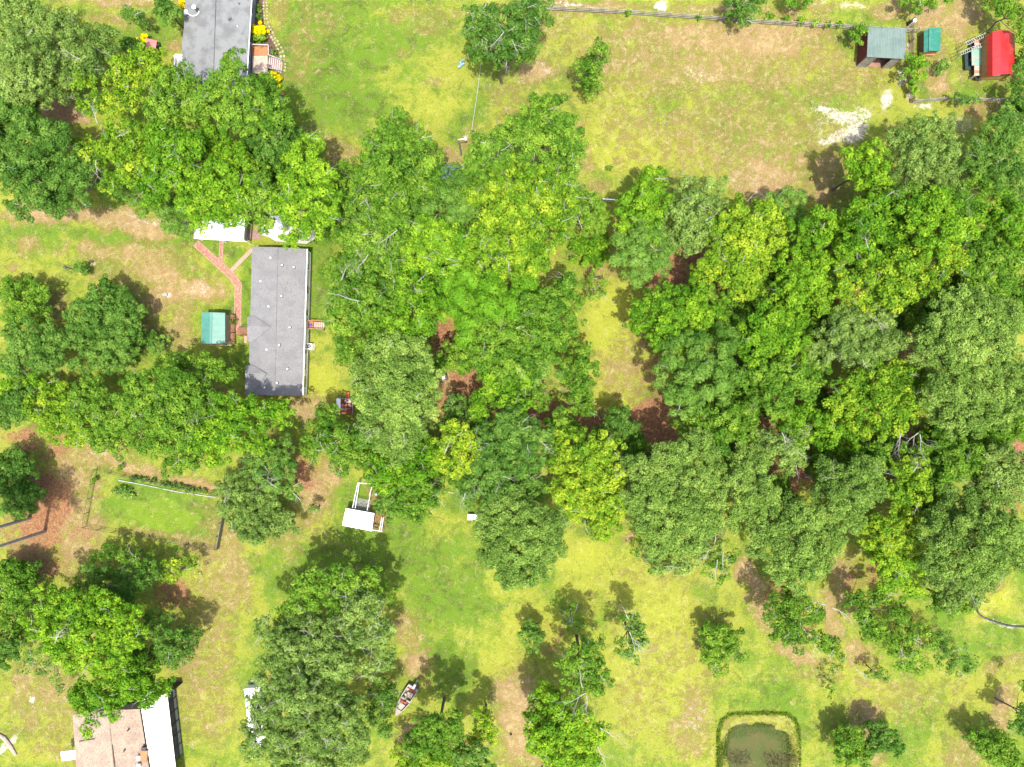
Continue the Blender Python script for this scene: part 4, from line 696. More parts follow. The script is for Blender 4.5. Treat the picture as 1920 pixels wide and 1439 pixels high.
# back steps with a cushion, AC unit, front porch
def back_steps():
    a = P(579, 611, 0); t = thing('back_steps', 'small wooden landing and stairs on the east side of the long house', 'steps', up(a, 0))
    for i in range(7): MB().box((a.x - .1 + i * .15, a.y, .78), (.135, 1.1, .05)).build('plank', WOODO, t)
    for i in range(5):
        MB().box((a.x + 1.05 + i * .26, a.y, .66 - i * .14), (.23, .9, .05)).build('step', WOODP, t)
    for s in (-1, 1):
        MB().beam((a.x - .2, a.y + s * .58, 1.65), (a.x + .95, a.y + s * .58, 1.65), .1, .05).build('handrail', WOODO, t)
        MB().beam((a.x + .95, a.y + s * .58, 1.65), (a.x + 2.25, a.y + s * .58, .95), .1, .05).build('handrail', WOODO, t)
        for q, zt in ((-.2, 1.62), (.95, 1.62), (2.25, .92)): MB().box((a.x + q, a.y + s * .58, zt / 2), (.09, .09, zt)).build('post', WOOD, t)
        MB().beam((a.x + .9, a.y + s * .5, .62), (a.x + 2.25, a.y + s * .5, 0.02), .05, .22).build('stringer', WOOD, t)
    MB().lathe((a.x + .5, a.y, .81), [(.20, 0), (.24, .08), (.22, .16), (.1, .2)], 12).build('cushion', PURPLE, None, 'purple round cushion on the wooden landing', 'cushion')
back_steps()
def ac():
    c = P(581.5, 650, .4); t = thing('air_conditioner', 'square white air conditioner beside the long house wall', 'air conditioner', up(c, 0))
    MB().box((c.x, c.y, .05), (1.05, 1.0, .1)).build('pad', CONC, t)
    MB().box((c.x, c.y, .5), (.82, .82, .78)).build('casing', WHITE, t)
    MB().lathe((c.x, c.y, .895), [(.31, 0), (.31, .02), (.27, .03), (.27, .012), (.02, .012)], 20).build('grille_ring', DARK, t)
    f = MB()
    for k in range(4): f.box((c.x + .13 * math.cos(k * 1.571 + .4), c.y + .13 * math.sin(k * 1.571 + .4), .925), (.22, .08, .015), k * 1.571 + .4)
    f.lathe((c.x, c.y, .915), [(.06, 0), (.06, .03)], 10); f.build('fan', SILVER, t)
ac()
def front_stoop():
    c = P(459, 622, .5); t = thing('stoop', 'little dark wood stoop at the front door of the long house', 'steps', up(c, 0))
    for i in range(5): MB().box((c.x - .45 + i * .2, c.y, .45), (.18, 1.2, .05)).build('plank', WOOD, t)
    for i in range(2): MB().box((c.x - .75 - i * .27, c.y, .3 - i * .15), (.25, 1.1, .05)).build('step', WOOD, t)
    for s in (-1, 1):
        MB().beam((c.x - .5, c.y + s * .62, 1.35), (c.x + .55, c.y + s * .62, 1.35), .07, .05).build('rail', DARK, t)
        for q in (-.5, .5): MB().box((c.x + q, c.y + s * .62, .67), (.06, .06, 1.34)).build('post', DARK, t)
    MB().box((P(461, 636).x, P(461, 636).y, .06), (.35, 1.1, .12)).build('flower_bed_edge', EDGEB, None, 'pale corner edging beside the front stoop', 'edging')
front_stoop()

# ---------------------------------------------------------------- brick path
def path():
    g = MB().v; base = []
    segs = [((367, 456), (437, 520), 1.05, BRICK), ((437, 520), (447, 536), 1.05, BRICK), ((447, 534), (445, 626), 0.98, BRICK), ((416, 453), (413.5, 494), .56, BRICK), ((473, 468), (434, 508), .55, BRICKP), ((436, 619), (463, 620), 1.0, BRICK)]
    root = thing('brick_path', 'forked red brick path between carport, shed and long house', 'path', up(P(440, 540), 0)); root['kind'] = 'structure'; del root['category']
    rg = random.Random(3)
    for k, (a, b, w, m) in enumerate(segs):
        a = P(*a); b = P(*b); d = (b - a); L = d.length; d.normalize(); nrm = Vector((-d.y, d.x, 0)); ang = math.atan2(d.y, d.x); zz = .012 + k * .005
        MB().beam(up(a, zz - .02), up(b, zz - .02), w + .02, .05).build('sand_bed', mat('joint_sand', (0.40, 0.30, 0.22), (0.3, 0.22, 0.16), 4, .95, .05), root)
        mb = MB(); nw = max(2, int((w - .16) / .1)); bw = (w - .16) / nw; i = 0
        while i * .205 < L:
            for j in range(nw):
                off = (i * .205 + (.1 if j % 2 else 0)) + .1
                if off < L: mb.box(a + d * off + nrm * (-(w - .16) / 2 + bw * (j + .5)) + Vector((0, 0, zz + .018 + rg.uniform(0, .006))), (.192, bw - .012, .03), ang)
            i += 1
        mb.build('bricks', m, root, kind='stuff')
        eb = MB(); n = int(L / .215)
        for s in (-1, 1):
            for i in range(n): eb.box(a + d * (i + .5) * L / n + nrm * s * (w / 2 - .035) + Vector((0, 0, zz + .025)), (L / n - .012, .07, .05), ang)
        eb.build('edge_bricks', EDGEB, root, kind='stuff')
path()

# ---------------------------------------------------------------- simple gable shed
def gable(name, label, cat, corners, he, ridge, hr, roofm, wallm, npan, ribs, wall_in=.15, rdir='u', wallh=None, door=None, extra=None, cols=None):
    q = [P(x, y, he) for x, y in corners]; r0 = P(*ridge[0], hr); r1 = P(*ridge[1], hr); base = up(sum(q, Vector()) / 4, 0)
    t = thing(name, label, cat, base)
    slope('r', q[3], q[0], r0, r1, .05, roofm, t, npan, ribs, rdir); slope('r', q[1], q[2], r1, r0, .05, roofm, t, npan, ribs, rdir)
    MB().beam(r0 + Vector((0, 0, .03)), r1 + Vector((0, 0, .03)), .3, .04).build('ridge_cap', roofm, t)
    i = inset(q, wall_in)
    for k, (a, b, rr) in enumerate(((i[0], i[1], r0), (i[1], i[2], None), (i[2], i[3], r1), (i[3], i[0], None))):
        inn = base - up((a + b) / 2, 0)
        pts = [up(a, 0), up(b, 0), up(b, he - .05)] + ([up(Vector((rr.x, (a.y + b.y) / 2, 0)), hr - .22)] if rr is not None else []) + [up(a, he - .05)]
        wall(pts, inn, wallm, t, th=.08)
    return t, q, base
# green metal shed with porch
t, q, base = gable('garden_shed', 'small garden shed with green metal roof and brown porch beside the brick path', 'shed', [(378, 586), (422, 587), (422, 644), (377, 645)], 2.5, [(396, 586), (395, 645)], 3.0, GREENM, WOODP, 5, 3)
a = P(424, 588, 1.0); b = P(431, 642, 1.0)
for i in range(8):
    MB().box((a.x + .55 , a.y - .25 - i * .52, .3), (.95, .48, .05)).build('porch_plank', WOOD, t)
for i in range(4): MB().box((a.x + 1.0, a.y - .15 - i * 1.27, 1.1), (.09, .09, 2.2)).build('porch_post', WOOD, t)
MB().beam((a.x + 1.0, a.y - .15, 1.2), (a.x + 1.0, a.y - 3.95, 1.2), .07, .09).build('porch_rail', WOOD, t)
MB().box((base.x + .1, P(0, 647.5, 0).y, .1), (3.2, .14, .2)).build('foundation_edge', WOODP, t)
MB().box((a.x + .2, base.y + .3, 1.2), (.05, .85, 1.9)).build('door', WOODP, t)
mb = MB().lathe(up(P(434, 630), 0), [(.14, 0), (.2, .3), (.21, .32), (.12, .30)], 10); mb.build('planter', WOODP, None, 'round planter pot at the green shed porch corner', 'pot')

# grey-green loafing shed with red walls, open to the south
def barn():
    he, hf = 3.1, 3.4
    q = [P(1628, 51, he), P(1700, 54, he), P(1697, 111, hf), P(1625.5, 107, hf)]; base = up(sum(q, Vector()) / 4, 0)
    t = thing('field_shelter', 'open-fronted red wooden shelter under a grey-green metal roof', 'shed', base)
    slope('r', q[0], q[1], q[2], q[3], .06, GGREY, t, 6, 4, 'u', rh=.03, rw=.05)
    i = inset(q, .18); A, B, C, D = [up(v, 0) for v in i]
    wall([A, B, up(B, he - .1), up(A, he - .1)], (0, -1, 0), REDW, t); wall([D, A, up(A, he - .1), up(D, hf - .1)], (1, 0, 0), REDW, t); wall([B, C, up(C, hf - .1), up(B, he - .1)], (-1, 0, 0), REDW, t)
    wl = .25; 
    for s0, s1 in ((0, .27), (.73, 1)):
        wall([D.lerp(C, s0), D.lerp(C, s1), up(D.lerp(C, s1), hf - .1), up(D.lerp(C, s0), hf - .1)], (0, 1, 0), WOODG, t, 'front_wall')
    MB().beam(up(D, hf - .2), up(C, hf - .2), .1, .22).build('lintel', DARK, t)
    MB().prism([A + Vector((.1, -.1, .02)), B + Vector((-.1, -.1, .02)), C + Vector((-.1, .1, .02)), D + Vector((.1, .1, .02))], (0, 0, .04)).build('floor', mat('red_dirt_floor', (0.36, 0.20, 0.14)), t)
    for s in (.27, .73): MB().box(up(D.lerp(C, s), hf / 2), (.12, .14, hf - .2)).build('post', WOODG, t)
barn()
t, q, base = gable('small_shed', 'narrow teal green shed between the rail fence and the red playhouse', 'shed', [(1732.5, 57), (1764, 52), (1763.5, 96), (1732, 99)], 1.6, [(1744, 53), (1743, 96)], 2.0, TEAL, WOOD, 3, 2)
MB().box((base.x - .1, P(0, 101, .5).y, .5), (2.2, .5, .08)).build('ramp', WOODO, t)
MB().box((base.x + .2, P(0, 98, .7).y, .7), (.8, .06, 1.2)).build('door', WOODO, t)

def playhouse():
    he, hm, hr = 2.6, 3.5, 3.75
    xs_ = [(1850, 68, 144), (1861, 60, 143), (1876, 57, 140), (1891, 58, 139), (1903, 64, 141)]
    hs = [he, hm - .1, hr, hm, he + .1]
    base = up(P(1877, 100), 0); t = thing('playhouse', 'raised playhouse with curved bright red metal roof', 'playhouse', base)
    for i in range(4):
        a0, a1 = P(xs_[i][0], xs_[i][1], hs[i]), P(xs_[i][0], xs_[i][2], hs[i]); b0, b1 = P(xs_[i + 1][0], xs_[i + 1][1], hs[i + 1]), P(xs_[i + 1][0], xs_[i + 1][2], hs[i + 1])
        slope('r', a0, a1, b1, b0, .04, REDM, t, 5, 2, 'u', rh=.02, rw=.03)
    x0, x1 = P(1851, 0, he).x + .15, P(1902, 0, he).x - .15; y0, y1 = P(0, 66, he).y - .1, P(0, 139, he).y + .2
    for (pa, pb, inn) in (((x0, y1), (x1, y1), (0, 1, 0)), ((x0, y0), (x1, y0), (0, -1, 0)), ((x0, y0), (x0, y1), (1, 0, 0)), ((x1, y0), (x1, y1), (-1, 0, 0))):
        n = max(3, int((Vector(pa) - Vector(pb)).length / .9)); pa = Vector((*pa, 0)); pb = Vector((*pb, 0))
        for k in range(n):
            u0 = pa.lerp(pb, k / n); u1 = pa.lerp(pb, (k + .97) / n); zt = 3.0 if abs(inn[1]) else 2.5
            wall([up(u0, .3), up(u1, .3), up(u1, zt), up(u0, zt)], inn, WOODY, t, 'wall_board', .05)
    MB().box(((x0 + x1) / 2 - .2, y1 - .04, 1.9), (1.2, .05, .5)).build('window', WHITE, t)
    for x in (x0, x1):
        for y in (y0, y1): MB().box((x, y, 1.2), (.14, .14, 2.4)).build('post', WOODY, t)
    # climbing deck to the west
    d = thing('climbing_deck', 'wooden play deck with green mats and dark tarps beside the red playhouse', 'play set', up(P(1838, 110), 0))
    xa, xb = P(1828, 0, 1).x, x0 - .1; ya, yb = P(0, 76, 1).y, P(0, 143, 1).y
    n = 14
    for k in range(n): MB().box((xb - .42, ya + (yb - ya) * (k + .5) / n, 1.1), (.85, abs(yb - ya) / n - .03, .05)).build('plank', WOODP if k % 3 else WOODO, d)
    MB().box((P(1832, 0, 1.1).x, P(0, 107, 1.1).y, 1.14), (1.6, 2.4, .05), .03).build('green_mat', mat('faded_green_mat', (0.22, 0.42, 0.33), (0.40, 0.36, 0.28), 0.9, .8, .1), d)
    MB().box((P(1816, 0, .4).x, P(0, 115, .4).y, .4), (1.3, 2.5, .06), .05, 0, .25).build('dark_mat', mat('dark_green_tarp', (0.03, 0.06, 0.055)), d)
    MB().box((P(1834, 0, .6).x, P(0, 138, .6).y, .6), (1.1, 1.9, .06), 0, 0, .35).build('slide', mat('dark_blue_slide', (0.03, 0.04, 0.06)), d)
    MB().box((P(1826, 0, .5).x, P(0, 83, .5).y, .5), (1.2, .8, .06)).build('dark_panel', BLACKC, d)
    for x in (xa, xb - .9):
        for y in (ya, yb, (ya + yb) / 2): MB().box((x, y, .6), (.12, .12, 1.2)).build('post', WOODP, d)
    MB().tube([(P(1842, 0, 1.2).x, P(0, 130, 1.2).y, 1.25), (P(1850, 0, 1).x, P(0, 146, 1).y, 1.0)], .035, 6).build('slide_rail', SILVER, d)
    for lab, p0, p1 in (('upper white overhead climbing ladder', (1811, 83), (1849, 65)), ('lower white overhead climbing ladder by the green mat', (1800, 101), (1840, 85))):
        a = P(*p0, 2.0); b = P(*p1, 2.0); dv = (b - a).normalized(); nv = Vector((-dv.y, dv.x, 0)) * .22
        l = thing('climbing_ladder', lab, 'ladder', up(a, 0))
        for s in (-1, 1): MB().beam(a + nv * s, b + nv * s, .05, .07).build('rail', mat('dull_ladder_paint', (.50, .49, .46)), l)
        for k in range(10): c = a.lerp(b, (k + .5) / 10); MB().beam(c - nv, c + nv, .045, .045).build('rung', mat('dull_ladder_paint', (.50, .49, .46)), l)
        for q_ in (a, b):
            for s in (-1, 1): MB().box(up(q_ + nv * s, .98), (.07, .07, 1.96)).build('leg', WOODP, l)
playhouse()

# ---------------------------------------------------------------- grey roofed house, top left
def grey_house():
    he, hr = 3.1, 4.4
    lf = [P(352, -60, he), P(347, 0, he), P(345, 50, he), P(341, 80, he), P(343, 150, he)]
    r0, r1 = P(407, -60, hr), P(400, 152, hr); rt0, rt1 = P(475, -60, he), P(462, 150, he)
    base = up(P(410, 40), 0); t = thing('house', 'house with weathered grey flat-looking roof cut by the top edge', 'house', base)
    for i in range(4):
        f0 = (lf[0].y - lf[i].y) / (lf[0].y - lf[4].y); f1 = (lf[0].y - lf[i + 1].y) / (lf[0].y - lf[4].y)
        slope('r', lf[i], lf[i + 1], r0.lerp(r1, f1), r0.lerp(r1, f0), .14, ASPHALT, t, part='roof_panel')
    slope('r', rt0, rt1, r1, r0, .14, ASPHALT, t, part='roof_panel')
    MB().tube([r0 + Vector((0, 0, .03)), r1 + Vector((0, 0, .03))], .045, 6).build('ridge_cap', mat('ridge_dark', (0.13, 0.13, 0.13)), t)
    MB().beam(P(346, 79, he + .06), P(357, 80, he + .26), .06, .05).build('seam', DARK, t)
    a, b = P(474.5, -60, he - .1), P(461.5, 150, he - .1)
    MB().beam(a + Vector((.08, 0, 0)), b + Vector((.08, 0, 0)), .14, .12).build('gutter', WHITE, t)
    e = Vector((-.45, 0, 0)); A = up(a + e, 0); B = up(b + e, 0)
    wall([A, B, up(B, 2.95), up(A, 2.95)], (-1, 0, 0), GSIDE, t)
    L0, L1 = up(lf[0] - e, 0), up(lf[4] - e, 0); wall([L0, L1, up(L1, 2.95), up(L0, 2.95)], (1, 0, 0), GSIDE, t); wall([L1, B, up(B, 2.95), up(L1, 2.95)], (0, 1, 0), GSIDE, t)
    for py in (18, 72, 108):
        y = P(0, py, 1.7).y; s = (y - A.y) / (B.y - A.y); q_ = A.lerp(B, s)
        f = MB().box((q_.x + .03, q_.y, 1.8), (.08, 1.1, 1.2)).build('window_frame', WHITE, t); MB().box((q_.x + .07, q_.y, 1.8), (.03, .95, 1.05)).build('window_pane', GLASS, f)
    def zr(px, py):
        p = P(px, py, 3.8); xr = 403.5; return hr - abs(px - xr) / (60. if px < xr else 66.) * (hr - he)
    for px, py in ((449, 8), (433, 36), (430, 38)):
        z = zr(px, py); MB().lathe(up(P(px, py, z), z - .05), [(.09, 0), (.09, .25), (.14, .27), (.03, .33)], 8).build('roof_vent', mat('vent_grey', (.14, .14, .14)), t)
    z = zr(446, 51); MB().lathe(up(P(446, 51, z), z - .05), [(.06, 0), (.06, .3), (.02, .31)], 8).build('roof_vent', WHITE, t)
    z = zr(364, 14); p = P(364, 14, z + .3)
    d = MB().lathe(p, [(.02, -.02), (.2, .02), (.30, .10), (.28, .11), (.18, .05), (.02, .01)], 14); d.tube([up(p, z - .05), p], .03, 5); d.build('satellite_dish', WHITE, t)
    # cable arc and white box on the eave
    pts = []
    for k in range(14):
        an = math.pi * (1.0 + k / 13); px = 362 + 11 * math.cos(an); py = 21 - 9 * math.sin(an) ; zz = zr(px, py) + .06; pts.append(P(px, py, zz))
    MB().tube(pts, .05, 5).build('cable', WHITE, t)
    MB().box(up(P(350, 25, he), he + .18), (.45, .6, .3)).build('vent_box', WHITE, t); MB().box(up(P(371, 20, he + .5), zr(371, 20) + .12), (.35, .4, .2)).build('vent_box', DARK, t)
grey_house()
def white_porch():
    t = thing('porch_frame', 'white painted porch frame left of the grey roofed house', 'porch', up(P(335, 115), 0))
    z = 2.6
    for a, b in (((329, 103), (343, 104)), ((328, 104), (327, 130)), ((327, 128), (342, 130))): MB().beam(P(*a, z), P(*b, z), .16, .14).build('beam', WHITE, t)
    for p in ((329, 104), (327, 129)): MB().box(up(P(*p, z), z / 2), (.14, .14, z)).build('post', WHITE, t)
    MB().box(up(P(338, 118, 2.3), 2.3), (1.0, 1.6, .06)).build('awning', WHITE, t)
    for k in range(6): MB().box((P(333, 0, .3).x, P(0, 106 + k * 3.6, .3).y, .3), (1.1, .24, .05)).build('plank', WOODY, t)
white_porch()
def deck():
    t = thing('deck', 'two-tone wooden deck with railed stairs at the grey roofed house', 'deck', up(P(490, 115), 0)); z = 0.8
    x0, x1 = P(472.5, 0, z).x, P(501.5, 0, z).x
    for k in range(8): MB().box(((x0 + x1) / 2, P(0, 86.3 + k * 2.4, z).y, z), (x1 - x0, .16, .05)).build('plank', WOODO, t)
    for k in range(14): MB().box(((x0 + x1) / 2 + .05, P(0, 106 + k * 2.4, z).y, z), (x1 - x0, .16, .05)).build('plank', WOODP, t)
    RAILW = mat('pale_rail_paint', (0.58, 0.50, 0.46), (0.48, 0.42, 0.38), 3)
    za = z + .95
    for a, b in (((471, 83.5), (503, 84.5)), ((503, 84.5), (503, 104))): MB().beam(P(*a, za), P(*b, za), .12, .08).build('handrail', RAILW, t)
    for p in ((472, 84), (487, 84), (503, 85), (503, 103), (503, 137)): MB().box(up(P(*p, za), za / 2), (.1, .1, za)).build('post', RAILW, t)
    MB().beam(P(503, 103, za), P(527, 112, .9), .1, .07).build('handrail', RAILW, t); MB().beam(P(501, 127, za), P(526, 132, .9), .1, .07).build('handrail', WOODG, t)
    for p in ((527, 112), (526, 132)): MB().box(up(P(*p, .9), .45), (.1, .1, .9)).build('post', RAILW, t)
    for k in range(7):
        c = P(505 + k * 3.3, 116.5 + k * .9, .7); MB().box(up(c, .70 - k * .1), (.21, 1.7, .05), -.1).build('step', mat('pinkish_step', (0.56, 0.44, 0.42), (0.48, 0.37, 0.35), 3), t)
    for y in (104, 128): MB().beam(P(503, y, .6), P(526, y + 5, .05), .06, .25).build('stringer', WOODG, t)
    b = MB().prism([P(475, -20) + Vector((0, 0, .004)), P(493, -20) + Vector((0, 0, .004)), P(494, 40) + Vector((0, 0, .004)), P(515, 85) + Vector((0, 0, .004)), P(524, 105) + Vector((0, 0, .004)), P(505, 105) + Vector((0, 0, .004)), P(480, 82) + Vector((0, 0, .004))], (0, 0, .03))
    b.build('mulch_bed', MULCH, None, 'brown mulch bed along the grey house wall', kind='structure')
deck()
def stones():
    t = thing('stone_border', 'curved border of tan stones around the mulch bed', 'border', up(P(505, 60), 0)); rg = random.Random(9)
    pl = [(497, -8), (498, 15), (499, 40), (504, 56), (513, 72), (523, 88), (530, 103), (532, 118), (531, 136)]
    L = 0
    for k in range(len(pl) - 1):
        a, b = P(*pl[k]), P(*pl[k + 1]); n = max(2, int((b - a).length / .42)); d = (b - a).normalized(); nv = Vector((-d.y, d.x, 0))
        for i in range(n):
            for s in (-1, 1):
                c = a.lerp(b, (i + .5) / n) + nv * (s * .22 + rg.uniform(-.06, .06)); r = rg.uniform(.15, .23)
                mb = MB().lathe(c, [(r * .9, 0), (r, .08), (r * .7, .17 + rg.random() * .05), (r * .1, .19)], 7); mb.build('stone', STONE, t)
stones()
def hutch():
    t = thing('animal_hutch', 'small hutch with faded pink roof by the yellow bush', 'hutch', up(P(285, 86), 0)); z = 1.15
    q = [P(273, 72, z), P(295, 77, z), P(291, 98, z), P(274, 90, z)]
    MB().prism(q, (0, 0, .07)).build('roof', PINK, t)
    i = inset([up(v, 0) for v in q], .12); MB().prism(i, (0, 0, z - .05)).build('box', REDW, t)
    for k in range(3): MB().beam(P(276, 78 + k * 5, z + .09), P(293, 81 + k * 5, z + .09), .03, .03).build('roof_batten', PINK, t)
    MB().lathe(up(P(299, 88), 0), [(.26, 0), (.30, .75), (.27, .8), (.05, .85)], 12).build('bin', mat('dark_green_bin', (0.05, .11, .07)), None, 'dark green bin next to the pink-roofed hutch', 'bin')
hutch()
def yardstuff():
    c = P(532, 178); t = thing('flower_pot', 'orange clay pot with dark stem on the lawn', 'pot', up(c, 0)); MB().lathe(up(c, 0), [(.13, 0), (.2, .32), (.22, .35), (.14, .33)], 10).build('pot', WOODO, t); MB().box(up(P(533, 181), .15), (.3, .3, .3)).build('dark_base', DARK, t)
    c = P(532, 189); t = thing('yard_ornament', 'little grey and black cart-like ornament below the clay pot', 'ornament', up(c, 0))
    MB().lathe(up(c + Vector((-.2, 0, 0)), 0), [(.28, .02), (.34, .2), (.3, .22), (.1, .12)], 12).build('basin', SILVER, t); MB().box(up(c + Vector((.25, -.02, 0)), .25), (.3, .34, .4)).build('box', SILVER, t)
    MB().box(up(c + Vector((0, .02, 0)), .3), (.16, .3, .3)).build('brown_block', RUST, t); MB().box(up(c + Vector((0, -.3, 0)), .06), (.6, .2, .12)).build('base', DARK, t)
yardstuff()

# ---------------------------------------------------------------- white carport and concrete pad
def carport():
    z = 2.6; t = thing('carport', 'white ribbed metal carport roof with dark streaks beside the trees', 'carport', up(P(412, 430), 0))
    a, b, c, d = P(363, 446.5, z), P(457, 452.5, z), P(459, 412, z + .45), P(366, 410, z + .45)
    slope('r', a, b, c, d, .05, mat('streaked_white_metal', (0.80, 0.80, 0.81), (0.74, 0.74, 0.76), 1.5, .45, .4, c3=(0.16, 0.16, 0.18), s3=3.2, t3=(.63, .68)), t, 7, 5, 'v', rh=.03, rw=.04)
    MB().beam(a + Vector((0, -.04, -.1)), b + Vector((.35, -.04, -.1)), .08, .16).build('fascia', WHITE, t)
    MB().prism([P(459, 452, z - .1), P(462.5, 452, z - .3), P(463.5, 415, z + .2), P(460, 413, z + .3)], (0, 0, -.1)).build('gap_strip', mat('dark_strip', (.07, .06, .08)), t)  # near-black strip filling the gap at the carport's right side
    for p in ((366, 445), (412, 449), (458, 451), (368, 415), (460, 415)): MB().box(up(P(*p, z), z / 2), (.1, .1, z - .1)).build('post', WHITE, t)
    MB().prism([v + Vector((0, 0, .008)) for v in (P(491, 410), P(491, 441), P(506, 446), P(517, 453), P(574, 458), P(592, 448), P(592, 410))][::1], (0, 0, .08)).build('patio', CONC, None, 'pale concrete pad with cut corner north of the long house', kind='structure')
    tt = thing('storage_shed', 'white-topped low shed on the concrete pad under the golden tree', 'shed', up(P(515, 422), 0))
    MB().box(up(P(513, 420, 1.6), 1.6), (2.6, 2.2, .1), .03).build('roof', WHITEM, tt); MB().box(up(P(513, 420, 1.5), .8), (2.3, 1.9, 1.5), .03).build('walls', WHITE, tt)
    MB().prism([v + Vector((0, 0, .006)) for v in (P(465, 432), P(489, 430), P(489, 450), P(465, 448))], (0, 0, .03)).build('dirt_apron', mat('brown_gravel', (.34, .22, .17), (.25, .17, .13), 3), None, 'brown gravel strip between carport and pad', kind='structure')
carport()

# ---------------------------------------------------------------- tan house bottom left
def tan_house():
    he, hr = 3.0, 4.3
    q = dict(tl=P(136, 1340, he), bl=P(147, 1500, he), r0=P(203, 1332, hr), r1=P(219, 1500, hr), tr=P(262, 1330, he), br=P(289, 1500, he))
    base = up(P(208, 1400), 0); t = thing('house', 'house with tan shingle roof at the bottom left corner', 'house', base)
    slope('r', q['tl'], q['bl'], q['r1'], q['r0'], .14, TANSH, t, part='roof_panel'); slope('r', q['tr'], q['br'], q['r1'], q['r0'], .14, TANSH, t, part='roof_panel')
    MB().tube([q['r0'] + Vector((0, 0, .03)), q['r1'] + Vector((0, 0, .03))], .06, 6).build('ridge_cap', TANSH, t)
    A, B, C, D = [up(v, 0) for v in inset([q['tl'], q['tr'], q['br'], q['bl']], .35)]
    for a, b in ((A, B), (B, C), (C, D), (D, A)): wall([a, b, up(b, he - .1), up(a, he - .1)], base - (a + b) / 2, WOODP, t)
    MB().beam(P(148, 1391, he + .33), P(178, 1386, he + .85), .07, .05).build('roof_seam', DARK, t)
    MB().beam(P(210.5, 1397, hr + .05), P(216, 1445, hr + .05), .07, .06).build('roof_seam', DARK, t)
    for px, py, z in ((241, 1369, 3.75), (234, 1407, 3.95)): MB().lathe(up(P(px, py, z), z - .1), [(.08, 0), (.08, .3), (.13, .32), (.03, .38)], 8).build('roof_vent', DARK, t)
    f = MB().box(up(P(270, 1417, 3.45), 3.45), (.95, 1.5, .3), -.12).build('skylight', WOODO, t); MB().box(up(P(270, 1404, 3.5), 3.5), (.6, .5, .36), -.12).build('skylight_hood', DARK, f)
    for py in (1421, 1436): MB().box(up(P(260, py, 3.7), 3.72), (.45, .5, .3)).build('white_vent_box', WHITE, t)
    # white porch roof
    p = thing('porch_roof', 'white ribbed metal porch roof with screened side at the tan house', 'porch', up(P(300, 1370), 0)); z = 2.7
    slope('r', P(313.5, 1302, z), P(329.5, 1440, z), P(284, 1448, z + .5), P(262, 1312, z + .5), .05, WHITEM, p, 10, 5, 'u', rh=.03, rw=.035)
    slope('r', P(329.6, 1441, z), P(336, 1500, z), P(292, 1500, z + .5), P(284, 1449, z + .5), .05, WHITEM, p, 4, 5, 'u', rh=.03, rw=.035)
    a, b = P(314, 1290, 0.0), P(343, 1418, 0.0)
    a = up(P(328, 1284, 0), 0); b = up(P(343, 1412, 0), 0); n = 6
    for k in range(n + 1):
        g = a.lerp(b, k / n); MB().box(up(g, 1.3), (.07, .07, 2.6)).build('screen_post', DARK, p)
    for zz in (.08, .9, 2.55): MB().beam(up(a, zz), up(b, zz), .06, .07).build('screen_rail', DARK, p)
    for k in range(n):
        g0 = a.lerp(b, (k + .06) / n); g1 = a.lerp(b, (k + .94) / n); MB().prism([up(g0, .12), up(g1, .12), up(g1, .86), up(g0, .86)], (-.02, 0, 0)).build('screen_panel', mat('grey_screen', (.40, .42, .40)), p)
        MB().prism([up(g0, .95), up(g1, .95), up(g1, 2.5), up(g0, 2.5)], (-.02, 0, 0)).build('screen_panel', mat('dark_screen', (.055, .05, .075), (.10, .09, .10), 2), p)
    MB().box(up(P(324, 1287, 1.3), 1.3), (1.6, .08, 2.5)).build('end_wall', mat('olive_drab_wall', (.10, .10, .08)), p)
    w = thing('awning', 'flat white awning panel on the west side of the tan house', 'awning', up(P(128, 1417), 0))
    MB().box(up(P(129, 1417, 2.4), 2.4), (2.1, 1.25, .08), .12).build('panel', WHITE, w)
    for dx in (-.9, .9):
        for dy in (-.5, .5): MB().box(up(P(129, 1417, 2.4) + Vector((dx, dy, 0)), 1.18), (.06, .06, 2.36)).build('post', WHITE, w)
tan_house()
def camper():
    t = thing('camper_trailer', 'long white trailer mostly hidden under the huge olive oak', 'trailer', up(P(480, 1355), 0))
    a, b = P(473, 1290, 1.6), P(486, 1402, 1.6); d = (b - a).normalized()
    MB().beam(a, b, 2.2, .3).build('roof', WHITE, t); MB().beam(up(a, .95), up(b, .95), 2.05, 1.0).build('body', WHITE, t)
    for s in (-1, 1):
        for f in (.45, .55): MB().tube([a.lerp(b, f) + Vector((s * 1.0, 0, -1.27)), a.lerp(b, f) + Vector((s * .8, 0, -1.27))], .32, 12).build('wheel', DARK, t)
camper()

# ---------------------------------------------------------------- fences
def rail_fence(name, label, pl, span, zs, m=WOODG, pw=.13, rw=.05, rh=.13, h=1.3, group='wooden rail fences'):
    t = thing(name, label, 'fence', up(P(*pl[0]), 0), group); rg = random.Random(5)
    pts = [P(*p) for p in pl]; post = box_mesh('post', (pw, pw, h), m); rail = {}
    for k in range(len(pts) - 1):
        a, b = pts[k], pts[k + 1]; n = max(1, round((b - a).length / span)); ang = math.atan2(b.y - a.y, b.x - a.x); L = (b - a).length / n
        me = box_mesh('rail', (L - .03, rw, rh), m)
        for i in range(n + (k == len(pts) - 2)): inst(post, 'post', t, up(a.lerp(b, i / n), h / 2), (0, 0, ang))
        for i in range(n):
            for z in zs: inst(me, 'rail', t, up(a.lerp(b, (i + .5) / n), z + rg.uniform(-.02, .02)) + Vector((math.sin(ang), -math.cos(ang), 0)) * (pw / 2 + .03), (0, rg.uniform(-.012, .012), ang))
    return t
rail_fence('rail_fence', 'long weathered three-rail fence along the top of the dry paddock', [(985, 17), (1180, 27), (1430, 45), (1600, 55), (1716, 62)], 1.83, (.35, .75, 1.15))
